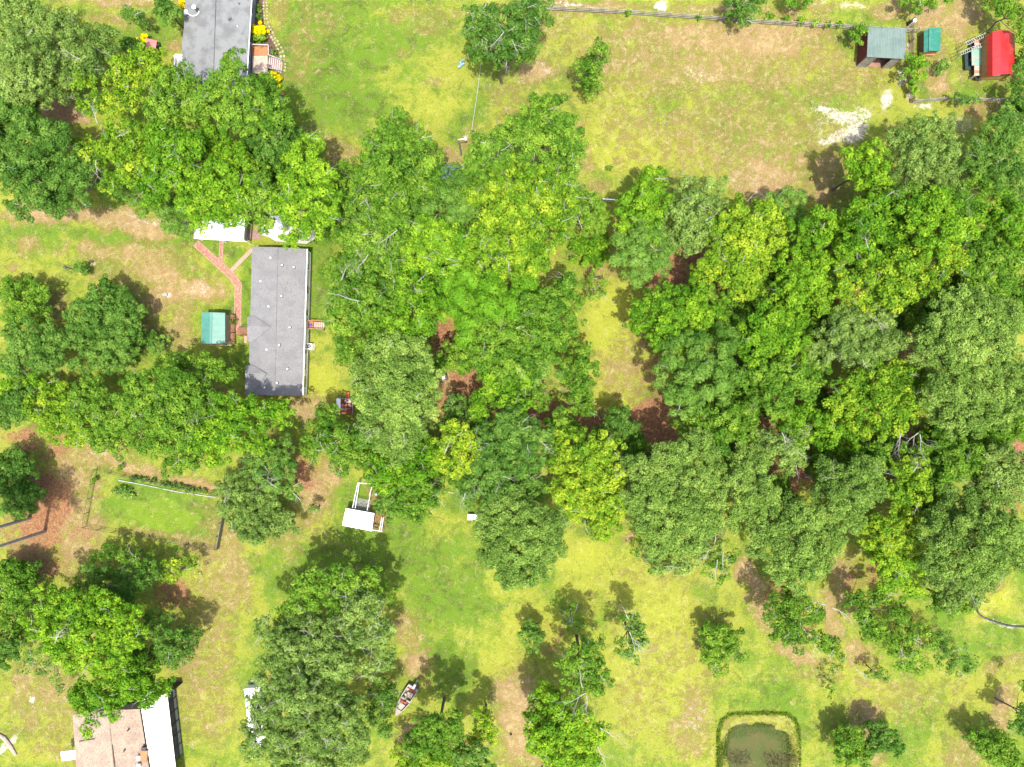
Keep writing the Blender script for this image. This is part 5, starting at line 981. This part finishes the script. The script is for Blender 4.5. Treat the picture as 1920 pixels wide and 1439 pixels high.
rail_fence('rail_fence', 'four-rail fence running down between the grey-green shed and teal shed', [(1706, 42), (1704, 120), (1706, 190)], 2.4, (.3, .65, 1.0, 1.35), h=1.5, m=mat('brown_fence_wood', (.34, .24, .18), (.24, .17, .13), 3))
rail_fence('rail_fence', 'rail fence along the bottom of the small fenced yard', [(1708, 193), (1760, 189), (1800, 190), (1878, 190)], 2.2, (.35, .75, 1.15))
rail_fence('wire_fence', 'thin white top-rail fence with dark posts between lawn and paddock', [(903, 122), (898, 170), (886, 250)], 1.9, (1.15,), m=mat('worn_pipe', (.52, .50, .45)), rw=.05, rh=.05, pw=.05, h=1.2)
MB().box(up(P(1718, 189, .3), .15), (1.6, .4, .3)).build('red_bank', mat('red_clay', (.36, .13, .09), (.28, .1, .07), 3), None, 'heap of red clay at the fence corner', kind='structure')
c = P(1716, 38, 1.4); t = thing('feed_bin', 'white lidded bin by the end of the rail fence', 'bin', up(c, 0)); MB().lathe(up(c, 0), [(.24, 0), (.27, 1.3), (.24, 1.4), (.04, 1.44)], 12).build('drum', WHITE, t); MB().box(up(c + Vector((-.35, 0, 0)), .7), (.2, .3, 1.3)).build('dark_side', DARK, t)

def garden():
    c4 = [(183, 880), (163, 987), (408, 1028), (424, 930)]
    t = thing('garden_fence', 'thin wire fence around the green vegetable plot', 'fence', up(P(183, 880), 0)); pts = [P(*c) for c in c4]; pts.append(pts[0])
    post = box_mesh('post', (.06, .06, 1.3), DARK)
    for k in range(4):
        a, b = pts[k], pts[k + 1]; n = max(2, round((b - a).length / 2.1))
        for i in range(n): inst(post, 'post', t, up(a.lerp(b, i / n), .65))
        for z in (.05, .45, .85, 1.25): MB().tube([up(a, z), up(b, z)], .012 if z < 1.2 else .022, 4).build('wire', mat('rusty_wire', (.10, .08, .07)), t)
    a, b = P(411, 1029), P(423, 965)
    for k in range(4): MB().beam(up(a.lerp(b, k / 4), .6), up(a.lerp(b, (k + .96) / 4), .6), .05, 1.1).build('mesh_panel', mat('grey_green_mesh', (.16, .19, .14)), t)
    MB().tube([P(222, 901, .12), P(262, 908, .12), P(330, 922, .12), P(404, 933, .12)], .06, 8).build('irrigation_pipe', mat('pale_pipe', (.55, .56, .54)), None, 'long white pipe laid across the upper part of the garden', 'pipe')
garden()
GR = 'vegetable plants in the garden row'
for k, (px, py, r) in enumerate(((249,898,6),(259,899,5),(268,901,6),(286,903,6),(300,908,7),(311,910,7),(323,912,7),(335,914,7),(346,917,6),(357,919,7),(368,921,6),(380,923,5))):
    tree('D', .9, ('leftmost', 'second', 'third', 'fourth', 'fifth', 'sixth', 'seventh', 'eighth', 'ninth', 'tenth', 'eleventh', 'rightmost')[k] + ' dark vegetable plant from the left in the row above the white pipe', [(px, py, r * .8), (px + 3, py - 1, r * .6)], name='vegetable_plant', cat='plant', group=GR, dens=.9)
for (px, py, lab) in ((212,921,'bushy squash plant at the left end of the garden patch'),(222,924,'bushy squash plant with yellow leaves, second from left'),(232,927,'yellowest squash plant in the garden patch'),(243,930,'bushy squash plant nearest the garden middle'),(226,916,'dark squash plant above the yellow ones'),(238,919,'dark squash plant at the upper right of the patch')):
    tree('D' if 'dark' in lab else 'P', .8, lab, [(px,py,5.5),(px+4,py+1,4.5)], name='squash_plant', cat='plant', group='squash plants in the garden', dens=.9)

# ---------------------------------------------------------------- wire pen with white roof
def pen():
    t = thing('animal_pen', 'wire animal pen with white sheet roof on the south lawn', 'pen', up(P(685, 955), 0)); z = 2.1
    a, b, c, d = P(641.5, 985.5, z), P(697, 996.5, z), P(702, 963, z + .25), P(648.5, 953.5, z + .25)
    slope('r', a, b, c, d, .05, WHITEM, t, 5, 0, 'u')
    PF = mat('lilac_white_frame', (.66, .62, .66), (.56, .52, .56), 3)
    zf = 1.8
    for p0, p1 in (((671, 906), (660.5, 954)), ((673.5, 907), (666, 953)), ((698, 910), (693, 930)), ((694, 928), (687.5, 962)), ((716, 971), (711, 997)), ((719, 971), (715, 996)), ((697, 994), (717, 997)), ((713, 908), (731, 910)), ((731, 910), (728, 926)), ((714, 911), (727, 912)), ((727, 912), (725, 926)), ((671, 906), (713, 909))):
        MB().beam(P(*p0, zf), P(*p1, zf), .08, .07).build('frame_rail', PF if p0[0] < 700 or p0[1] > 950 else mat('dim_frame', (.30, .27, .24)), t)
    for p in ((671, 906), (661, 953), (694, 928), (698, 910), (688, 961), (711, 997), (719, 971), (716, 997), (645, 983), (650, 957), (731, 910), (728, 926), (713, 908)): MB().box(up(P(*p, zf), .9), (.08, .08, 1.8)).build('post', PF, t)
    mb = MB(); A, B, C, D = [P(x, y, 0.9) for x, y in ((667, 934), (695, 939), (690, 963), (662, 955))]
    for i in range(13): mb.tube([A.lerp(B, i / 12), D.lerp(C, i / 12)], .022, 3)
    for i in range(10): mb.tube([A.lerp(D, i / 9), B.lerp(C, i / 9)], .022, 3)
    mb.build('wire_mesh', mat('pale_wire', (.5, .48, .5)), t, kind='stuff')
    MB().tube([P(699, 984, .2), P(704, 982, .3), P(709, 984, .3), P(708, 990, .2), P(700, 989, .2), P(699, 984, .2)], .06, 5).build('hoop', DARK, t)
    c = P(705, 928, .8); bt = thing('barrel', 'blue plastic barrel inside the wire pen', 'barrel', up(c, 0))
    MB().lathe(up(c, 0), [(.24, 0), (.28, .25), (.27, .5), (.24, .82), (.21, .84), (.2, .8), (.02, .8)], 16).build('drum', BLUE, bt); MB().lathe(up(c, .80), [(.12, 0), (.12, .03), (.01, .035)], 12).build('lid', WHITE, bt)
pen()
def boxlawn():
    c = P(888, 970, .8); t = thing('bee_box', 'small white metal-topped box at the edge of the south lawn', 'box', up(c, 0))
    MB().box(up(c, .85), (1.6, .8, .07), -.02).build('lid', WHITE, t); MB().box(up(c, .45), (1.4, .62, .72), -.02).build('body', REDW, t)
    for dx in (-.62, .62): MB().box(up(c + Vector((dx, 0, 0)), .06), (.12, .6, .12)).build('foot', WOOD, t)
    MB().beam(P(833, 921, .15), P(850, 925, .15), .12, .1).build('plank', WOODP, None, 'pale plank lying at the grove edge above the lawn', 'plank')
boxlawn()
def rustcart():
    t = thing('scrap_trailer', 'rusty red and white utility trailer by the grey pine', 'trailer', up(P(646, 764), 0))
    z = .9
    MB().box(up(P(648, 763, .6), .55), (2.2, 2.0, .08)).build('bed', RUST, t)
    for p0, p1 in (((632, 748), (632, 778)), ((635, 748), (662, 749)), ((662, 750), (662, 777))): MB().beam(P(*p0, z), P(*p1, z), .1, .5).build('side_board', WHITEM if p0[0] == 632 else WOODG, t)
    MB().box(up(P(635.5, 757, 1.1), 1.1), (.45, 1.5, .06)).build('white_panel', WHITE, t)
    rg = random.Random(2)
    for k in range(9): MB().box(up(P(642 + (k % 3) * 7, 753 + (k // 3) * 7, .8), .72 + rg.random() * .15), (.42, .38, .24), rg.random()).build('scrap_piece', (RUST, WOODG, WOODP, PINK)[k % 4], t)
    MB().box(up(P(652, 742, .5), .5), (.5, .95, .12)).build('tongue', RUST, t)
    for s in (-1, 1): MB().tube([up(P(647 + s * 14, 765, 0), .3), up(P(647 + s * 16, 765, 0), .3)], .3, 12).build('wheel', DARK, t)
rustcart()
def poles():
    b = P(865.5, 290); t = thing('yard_light_pole', 'tall thin wooden pole with white lamp arm on the north lawn', 'light pole', up(b, 0))
    MB().tube([up(b, -.1), up(b, 6.1)], [.15, .11], 8).build('pole', WOODG, t)
    MB().beam(up(b, 6.0), up(b, 6.0) + Vector((.85, .1, .12)), .1, .1).build('arm', WHITE, t); MB().lathe(up(b, 5.95) + Vector((.95, .12, 0)), [(.12, 0), (.2, .08), (.1, .2), (.02, .22)], 10).build('lamp', WHITE, t)
    b = P(143.5, 506.5); t = thing('lamp_post', 'black lantern lamp post standing on the west lawn', 'street lamp', up(b, 0))
    MB().tube([up(b, 0), up(b, 2.3)], .055, 8).build('post', DARK, t)
    MB().lathe(up(b, 2.3), [(.08, 0), (.19, .05), (.24, .35), (.28, .37), (.05, .55)], 4).build('lantern', mat('lantern_grey', (.12, .12, .13)), t)
poles()
def misc():
    c = P(864, 121, .5); t = thing('swing_seat', 'pale blue plastic garden seat under the grey-green tree', 'seat', up(c, 0))
    MB().box(up(P(866, 118, .6), .5), (.55, .6, .1), .5).build('seat', LBLUE, t); MB().box(up(P(861, 124, .6), .45), (.5, .35, .08), .6).build('footrest', LBLUE, t); MB().box(up(P(868, 116, .8), .85), (.5, .08, .7), .5).build('backrest', LBLUE, t)
    for k in range(4): MB().box(up(P(866, 118) + Vector(((k % 2 - .5) * .5, (k // 2 - .5) * .5, 0)), .22), (.06, .06, .44)).build('leg', LBLUE, t)
    t = thing('blue_shelter', 'slate blue flat roof peeping out between two trees', 'shelter', up(P(852, 326), 0)); MB().box(up(P(848, 325, 2), 2.0), (3.2, 2.2, .1), -.08).build('roof', mat('slate_blue', (.17, .25, .29)), t)
    for dx in (-1.4, 1.4):
        for dy in (-.9, .9): MB().box(up(P(848, 325, 2) + Vector((dx, dy, 0)), .98), (.09, .09, 1.96)).build('post', WOODG, t)
    t = thing('bench', 'weathered pale bench half under the dark glossy tree', 'bench', up(P(1078, 312), 0))
    for k in range(3): MB().beam(P(1067, 310 + k * 1.8, .45), P(1088, 313 + k * 1.8, .45), .11, .05).build('slat', WHITEM if k == 0 else WOODG, t)
    for px in (1070, 1086): MB().box(up(P(px, 313), .21), (.1, .4, .42)).build('leg', WOODG, t)
    t = thing('fence_rail', 'pale double rail lying along the paddock lower border', 'rail', up(P(1156, 376), 0))
    for k, (y0, y1, z, m) in enumerate(((373.5, 377, .5, WHITEM), (376.5, 380, .35, WOODG))): MB().beam(P(1130, y0, z), P(1186, y1, z), .12, .08).build('rail', m, t)
    for px in (1133, 1158, 1183): MB().box(up(P(px, 377), .28), (.12, .16, .56)).build('post', WOODG, t)
    # white sliver under the deep green tree: small overturned canoe
    c = P(158, 382, .3); d = Vector((math.cos(R(-25)), math.sin(R(-25)), 0)); n = Vector((-d.y, d.x, 0)); mb = MB(); vs = []
    prof = [(-.75, .03), (-.45, .16), (0, .2), (.45, .16), (.75, .03)]
    for u_, w_ in prof: vs += [up(c, 0) + d * u_ + n * w_ + Vector((0, 0, .02)), up(c, 0) + d * u_ + Vector((0, 0, .05 + w_ * 1.4)), up(c, 0) + d * u_ - n * w_ + Vector((0, 0, .02))]
    fs = []
    for i in range(4): fs += [(i * 3, i * 3 + 1, i * 3 + 4, i * 3 + 3), (i * 3 + 1, i * 3 + 2, i * 3 + 5, i * 3 + 4), (i * 3 + 2, i * 3, i * 3 + 3, i * 3 + 5)]
    fs += [(0, 2, 1), (12, 13, 14)]; mb.add(vs, fs); mb.build('feed_trough', WHITE, None, 'small white upturned trough in the shade by the sandy drive', 'trough')
    # leaning dead trunk, pale long trunks
    MB().tube([P(838, 712, -.1), P(833, 700, 2.2), P(826, 684, 4.0)], [.2, .15, .09], 8).build('dead_trunk', BARK, None, 'dark dead trunk leaning in the sunlit soil gap', 'trunk')
    MB().box(up(P(832, 709, .4), .25), (.6, .45, .5), .3).build('salt_block', WHITEM, None, 'small pale box at the foot of the dead trunk', 'box')
    MB().tube([P(555, 905, 0), P(545, 910, 3), P(528, 925, 7)], [.25, .2, .12], 8).build('bare_trunk', BARK, None, 'bare leaning trunk crossing the dappled soil', 'trunk')
    # stump and pale rock on west lawn
    MB().lathe(P(311, 553), [(.34, 0), (.3, .22), (.26, .25), (.02, .24)], 9).build('tree_stump', TWIG, None, 'pale tree stump in the bare patch of the west lawn', 'stump')
    MB().lathe(P(177, 495), [(.24, 0), (.26, .07), (.12, .13), (.01, .14)], 8).build('rock', STONE, None, 'flat pale rock on the west lawn above the magnolia', 'rock')
    MB().lathe(P(1250, 233), [(.22, 0), (.2, .1), (.05, .17)], 7).build('rock', mat('grey_stone', (.25, .22, .22)), None, 'small grey rock alone in the middle of the paddock', 'rock')
    MB().lathe(P(958, 1377), [(.16, 0), (.14, .5), (.02, .52)], 8).build('stump', BARK, None, 'thin dark stump in the pinkish dirt strip', 'stump')
    MB().tube([P(1831, 1138, .1), P(1833, 1147, .1), P(1837, 1153, .1), P(1846, 1159, .1), P(1862, 1165, .1), P(1880, 1171, .1), P(1900, 1175, .1), P(1935, 1176, .1)], .13, 8).build('drain_pipe', mat('black_pipe', (.05, .06, .05), (.09, .1, .08), 2), None, 'curved black pipe on the lawn at the right edge', 'pipe')
    MB().tube([P(-6, 1376, 0.1), P(8, 1384, .14), P(20, 1400, .14), P(30, 1416, .1)], [.25, .3, .3, .2], 8).build('log', mat('pale_log', (.52, .42, .34), (.4, .32, .26), 3), None, 'pale fallen log near the bottom left corner', 'log')
misc()
def tall_pine(lab, base, H, lean, crown):
    b = P(*base); t = thing('pine_tree', lab, 'tree', up(b, 0), PN)
    top = Vector((b.x + lean[0], b.y + lean[1], H)); MB().tube([up(b, -.2), b.lerp(top, .5) + Vector((0, 0, 0)), top], [.26, .19, .1], 9).build('trunk', TRUNKP, t)
    L = np.array([(top.x - b.x + x, top.y - b.y + y, H - 1.5 + z, r) for x, y, z, r in crown]); me = leaf_mesh('crown', L, 'P', .7, 1, 77); c = bpy.data.objects.new('crown', me); link(c, t)
    for x, y, z, r in crown: MB().tube([top - Vector((0, 0, 2)), top + Vector((x, y, -1.5 + z))], [.09, .03], 5).build('limb', TRUNKP, t)
tall_pine('tall pine whose long pale trunk enters from the left edge, lower one', (84, 997), 21, (2.2, .6), [(0, 0, 0, 2.4), (-1.8, 1.4, -.5, 2.0), (1.6, -1.2, -1, 2.0), (1.5, 1.8, -1, 1.8)])
tall_pine('tall pine whose long pale trunk enters from the left edge, upper one', (56, 972), 20, (1.6, .3), [(0, 0, 0, 2.2), (-1.5, 1.6, -.6, 2.0), (1.4, 1.8, -.8, 1.9)])

# ---------------------------------------------------------------- motor boat
def boat():
    bow = P(742, 1341, .8); st = P(775.5, 1288, .8); ax = up(bow - st, 0); L = ax.length; ax.normalize(); ay = Vector((-ax.y, ax.x, 0)); o = up(st, 0)
    t = thing('motor_boat', 'open cream motor boat with red seats parked on the lawn', 'boat', o)
    W_ = lambda x, y, z: o + ax * x * L + ay * y + Vector((0, 0, z))
    st_ = [(0, .80), (.2, .83), (.4, .82), (.55, .76), (.7, .62), (.82, .45), (.92, .24), (1.0, .03)]
    mb = MB(); rings = []
    for x, w in st_:
        k = .12 * max(0, x - .5) * 2
        rings.append([W_(x, -w, .85 + k), W_(x, -w * .8, .35 + k), W_(x * .98, 0, .10 + k * 2), W_(x, w * .8, .35 + k), W_(x, w, .85 + k)])
    vs = [p for r in rings for p in r]; fs = [(i * 5 + j, i * 5 + j + 1, (i + 1) * 5 + j + 1, (i + 1) * 5 + j) for i in range(len(st_) - 1) for j in range(4)] + [(0, 1, 2, 3, 4)]
    mb.add(vs, fs); mb.build('hull', CREAM, t)
    for s in (-1, 1):      # gunwale
        g = MB()
        for i in range(len(st_) - 1):
            (x0, w0), (x1, w1) = st_[i], st_[i + 1]; k0 = .12 * max(0, x0 - .5) * 2; k1 = .12 * max(0, x1 - .5) * 2
            g.prism([W_(x0, s * w0, .85 + k0), W_(x1, s * w1, .85 + k1), W_(x1, s * max(0, w1 - .13), .86 + k1), W_(x0, s * (w0 - .13), .86 + k0)], (0, 0, .05))
        g.build('gunwale', CREAM, t)
    MB().prism([W_(.80, -.36, .92), W_(.80, .36, .92), W_(.9, .22, .94), W_(.985, .03, .96), W_(.985, -.03, .96), W_(.9, -.22, .94)], (0, 0, .05)).build('bow_deck', CREAM, t)
    MB().prism([W_(0, -.76, .84), W_(0, .76, .84), W_(.07, .76, .84), W_(.07, -.76, .84)], (0, 0, .06)).build('stern_deck', CREAM, t)
    MB().prism([W_(.06, -.66, .36), W_(.06, .66, .36), W_(.55, .6, .36), W_(.78, .3, .42), W_(.78, -.3, .42), W_(.55, -.6, .36)], (0, 0, .05)).build('floor', BOATF, t)
    MB().prism([W_(.62, -.45, .60), W_(.62, .45, .60), W_(.8, .27, .66), W_(.8, -.27, .66)], (0, 0, .12)).build('front_cushion', mat('ivory_cushion', (.46, .42, .34)), t)
    RS = mat('red_seat_vinyl', (.42, .07, .035), (.34, .06, .03), 5)
    for x, y, w, d in ((.55, .22, .42, .3), (.57, -.25, .42, .3), (.11, -.2, .6, .3), (.13, .35, .5, .26)): MB().box(W_(x, y, .62), (d, w, .3), math.atan2(ax.y, ax.x)).build('seat', RS, t)
    CS = mat('pinkish_vinyl', (.55, .45, .47)); an = math.atan2(ax.y, ax.x)
    for x, y in ((.22, .42), (.25, -.1), (.16, -.5), (.33, -.35), (.05, .6)): MB().box(W_(x, y, .6), (.3, .3, .32), an + y).build('boat_chair', CS if y > 0 else mat('ivory_cushion', ()), t)
    for y in (.45, -.45):
        c = MB().box(W_(.45, y, .7), (.26, .52, .55), an).build('console', CREAM, t); MB().box(W_(.48, y, 1.02), (.04, .56, .22), an).build('windscreen', GLASS, c)
    MB().lathe(W_(.41, -.42, .95), [(.13, 0), (.15, .02), (.13, .04), (.11, .02)], 12).build('steering_wheel', DARK, t)
    m = MB().prism([W_(-.13, -.14, .95), W_(-.13, .14, .95), W_(.03, .2, .95), W_(.03, -.2, .95)], (0, 0, .35)).build('outboard_motor', mat('motor_grey', (.5, .51, .48)), t)
    MB().beam(W_(-.1, 0, .9), W_(-.22, 0, .55), .1, .1).build('motor_shaft', SILVER, m); MB().box(W_(-.2, 0, .45), (.22, .06, .35), an).build('propeller_foot', SILVER, m)
    MB().box(W_(.03, .45, .93), (.2, .2, .03), an).build('hatch', DARK, t)
boat()

# ---------------------------------------------------------------- pond
def pond():
    wm = bpy.data.materials.new('pond_water_mix'); wm.use_nodes = True; nt = wm.node_tree; b = nt.nodes['Principled BSDF']; tc = nt.nodes.new('ShaderNodeTexCoord'); co = tc.outputs['Object']
    n1 = noise_(nt, co, .35, 5, .65, .4); n2 = noise_(nt, co, 2.5, 4, .7)
    c = mix_(nt, ramp_(nt, n1, .42, .6), (0.040, 0.056, 0.012), (0.058, 0.056, 0.016))
    c = mix_(nt, ramp_(nt, n2, .55, .72), c, (0.055, 0.080, 0.018))
    nt.links.new(c, b.inputs['Base Color']); b.inputs['Roughness'].default_value = .3; b.inputs['Specular IOR Level'].default_value = .05
    MB().prism([P(1345, 1350, -.95), P(1500, 1350, -.95), P(1500, 1535, -.95), P(1345, 1535, -.95)], (0, 0, .33)).build('pond_water', wm, None, 'murky green pond water', kind='structure')
    def tuft(name, lab, pts, kind, dens, h, rr, ll=.5, n=60, col=None):
        rg = np.random.default_rng(len(pts)); V = []; 
        for (px, py) in pts:
            c = P(px, py); k = int(n * dens)
            a = rg.random(k) * 6.28; q = np.sqrt(rg.random(k)) * rr; x = c.x + np.cos(a) * q; y = c.y + np.sin(a) * q
            zb = np.interp(pond_d(x, y), [.7, 1.0], [-.9, 0]); ln = rg.normal(0, .22, (k, 2)) * h * 1.6; w = rg.uniform(.03, .07, k); aa = rg.random(k) * 6.28
            p0 = np.stack([x - np.cos(aa) * w, y - np.sin(aa) * w, zb - .05], -1); p1 = np.stack([x + np.cos(aa) * w, y + np.sin(aa) * w, zb - .05], -1); p2 = np.stack([x + ln[:, 0], y + ln[:, 1], zb + h * rg.uniform(.6, 1.2, k)], -1)
            V.append(np.stack([p0, p1, p2], 1))
        V = np.concatenate(V); N = len(V); me = bpy.data.meshes.new(name); me.vertices.add(N * 3); me.vertices.foreach_set('co', V.astype(np.float32).ravel()); me.loops.add(N * 3); me.loops.foreach_set('vertex_index', np.arange(N * 3, dtype=np.int32)); me.polygons.add(N); me.polygons.foreach_set('loop_start', np.arange(0, N * 3, 3, dtype=np.int32)); me.update(calc_edges=True)
        at = me.attributes.new('v', 'FLOAT', 'FACE'); at.data.foreach_set('value', rg.random(N).astype(np.float32)); me.materials.append(col or LEAF[kind]); TRI[0] += N
        o = bpy.data.objects.new(name, me); COL.objects.link(o); setp(o, lab, kind='stuff')
    def along(pl, st):
        out = []
        for k in range(len(pl) - 1):
            a = Vector(pl[k]); b = Vector(pl[k + 1]); n = max(1, int((b - a).length / st)); out += [tuple(a.lerp(b, i / n)) for i in range(n)]
        return out
    tuft('sedge', 'dark rim of sedge around the pond', along([(1347, 1440), (1347, 1372), (1354, 1350), (1367, 1340), (1400, 1338), (1445, 1337), (1475, 1339), (1488, 1348), (1496, 1366), (1497, 1400), (1497, 1440)], 3.4), 'G', .55, .34, .36)
    reed = mat('dry_reed', (.42, .35, .20), (.30, .25, .15), 5, .9, .1)
    tuft('dry_reeds', 'tangle of dry brown reeds at the pond bottom', [(1375 + i * 4, 1418 + (i % 3) * 8) for i in range(8)] + [(1440 + i * 5, 1422 + (i % 3) * 8) for i in range(10)], 'P', 1.2, .8, .7, col=reed)
    tuft('reeds', 'pale green reeds along the pond margin', along([(1358, 1440), (1360, 1395), (1370, 1378), (1398, 1376), (1420, 1368), (1450, 1372), (1474, 1388), (1484, 1440)], 2.2), 'O', 1.2, .42, .85)
    tuft('rushes', 'rushes on the east bank of the pond', along([(1478, 1355), (1486, 1375), (1488, 1400), (1490, 1435)], 3.6), 'O', .5, .4, .45)
pond()

# ---------------------------------------------------------------- loose grass tufts and weeds on the lawns
def tufts():
    rg = np.random.default_rng(8); n = 60000; x = rg.uniform(-74, 74, n); y = rg.uniform(-56, 56, n)
    keep = (fbm(x, y, .22, 51) + rg.normal(0, .06, n) > .50) & (pond_d(x, y) > 1.05)
    for (x0, y0, x1, y1) in ((340, -40, 530, 150), (365, 410, 600, 745), (130, 1330, 350, 1500), (1620, 50, 1700, 115), (1800, 50, 1910, 150)):
        a = P(x0, y0); b = P(x1, y1); keep &= ~((x > a.x) & (x < b.x) & (y < a.y) & (y > b.y))
    x = x[keep]; y = y[keep]; m = len(x); B = 3
    x = np.repeat(x, B) + rg.normal(0, .07, m * B); y = np.repeat(y, B) + rg.normal(0, .07, m * B); N = m * B
    h = rg.uniform(.06, .2, N); w = rg.uniform(.02, .045, N); a = rg.random(N) * 6.28; ln = rg.normal(0, .10, (N, 2))
    V = np.stack([np.stack([x - np.cos(a) * w, y - np.sin(a) * w, 0 * x - .02], -1), np.stack([x + np.cos(a) * w, y + np.sin(a) * w, 0 * x - .02], -1), np.stack([x + ln[:, 0], y + ln[:, 1], h], -1)], 1)
    me = bpy.data.meshes.new('grass'); me.vertices.add(N * 3); me.vertices.foreach_set('co', V.astype(np.float32).ravel()); me.loops.add(N * 3); me.loops.foreach_set('vertex_index', np.arange(N * 3, dtype=np.int32)); me.polygons.add(N); me.polygons.foreach_set('loop_start', np.arange(0, N * 3, 3, dtype=np.int32)); me.update(calc_edges=True)
    at = me.attributes.new('v', 'FLOAT', 'FACE'); at.data.foreach_set('value', rg.random(N).astype(np.float32))
    me.materials.append(leaf_mat('grass_blades', (.07, .13, .012), (.15, .19, .03), (.34, .30, .12), .3, .1)); TRI[0] += N
    o = bpy.data.objects.new('grass', me); COL.objects.link(o); setp(o, 'loose grass tufts scattered over the lawns', kind='stuff')
tufts()
print('leaf triangles', TRI[0], 'objects', len(bpy.data.objects), 'tris', sum(len(o.data.polygons) for o in bpy.data.objects if o.type == 'MESH'))
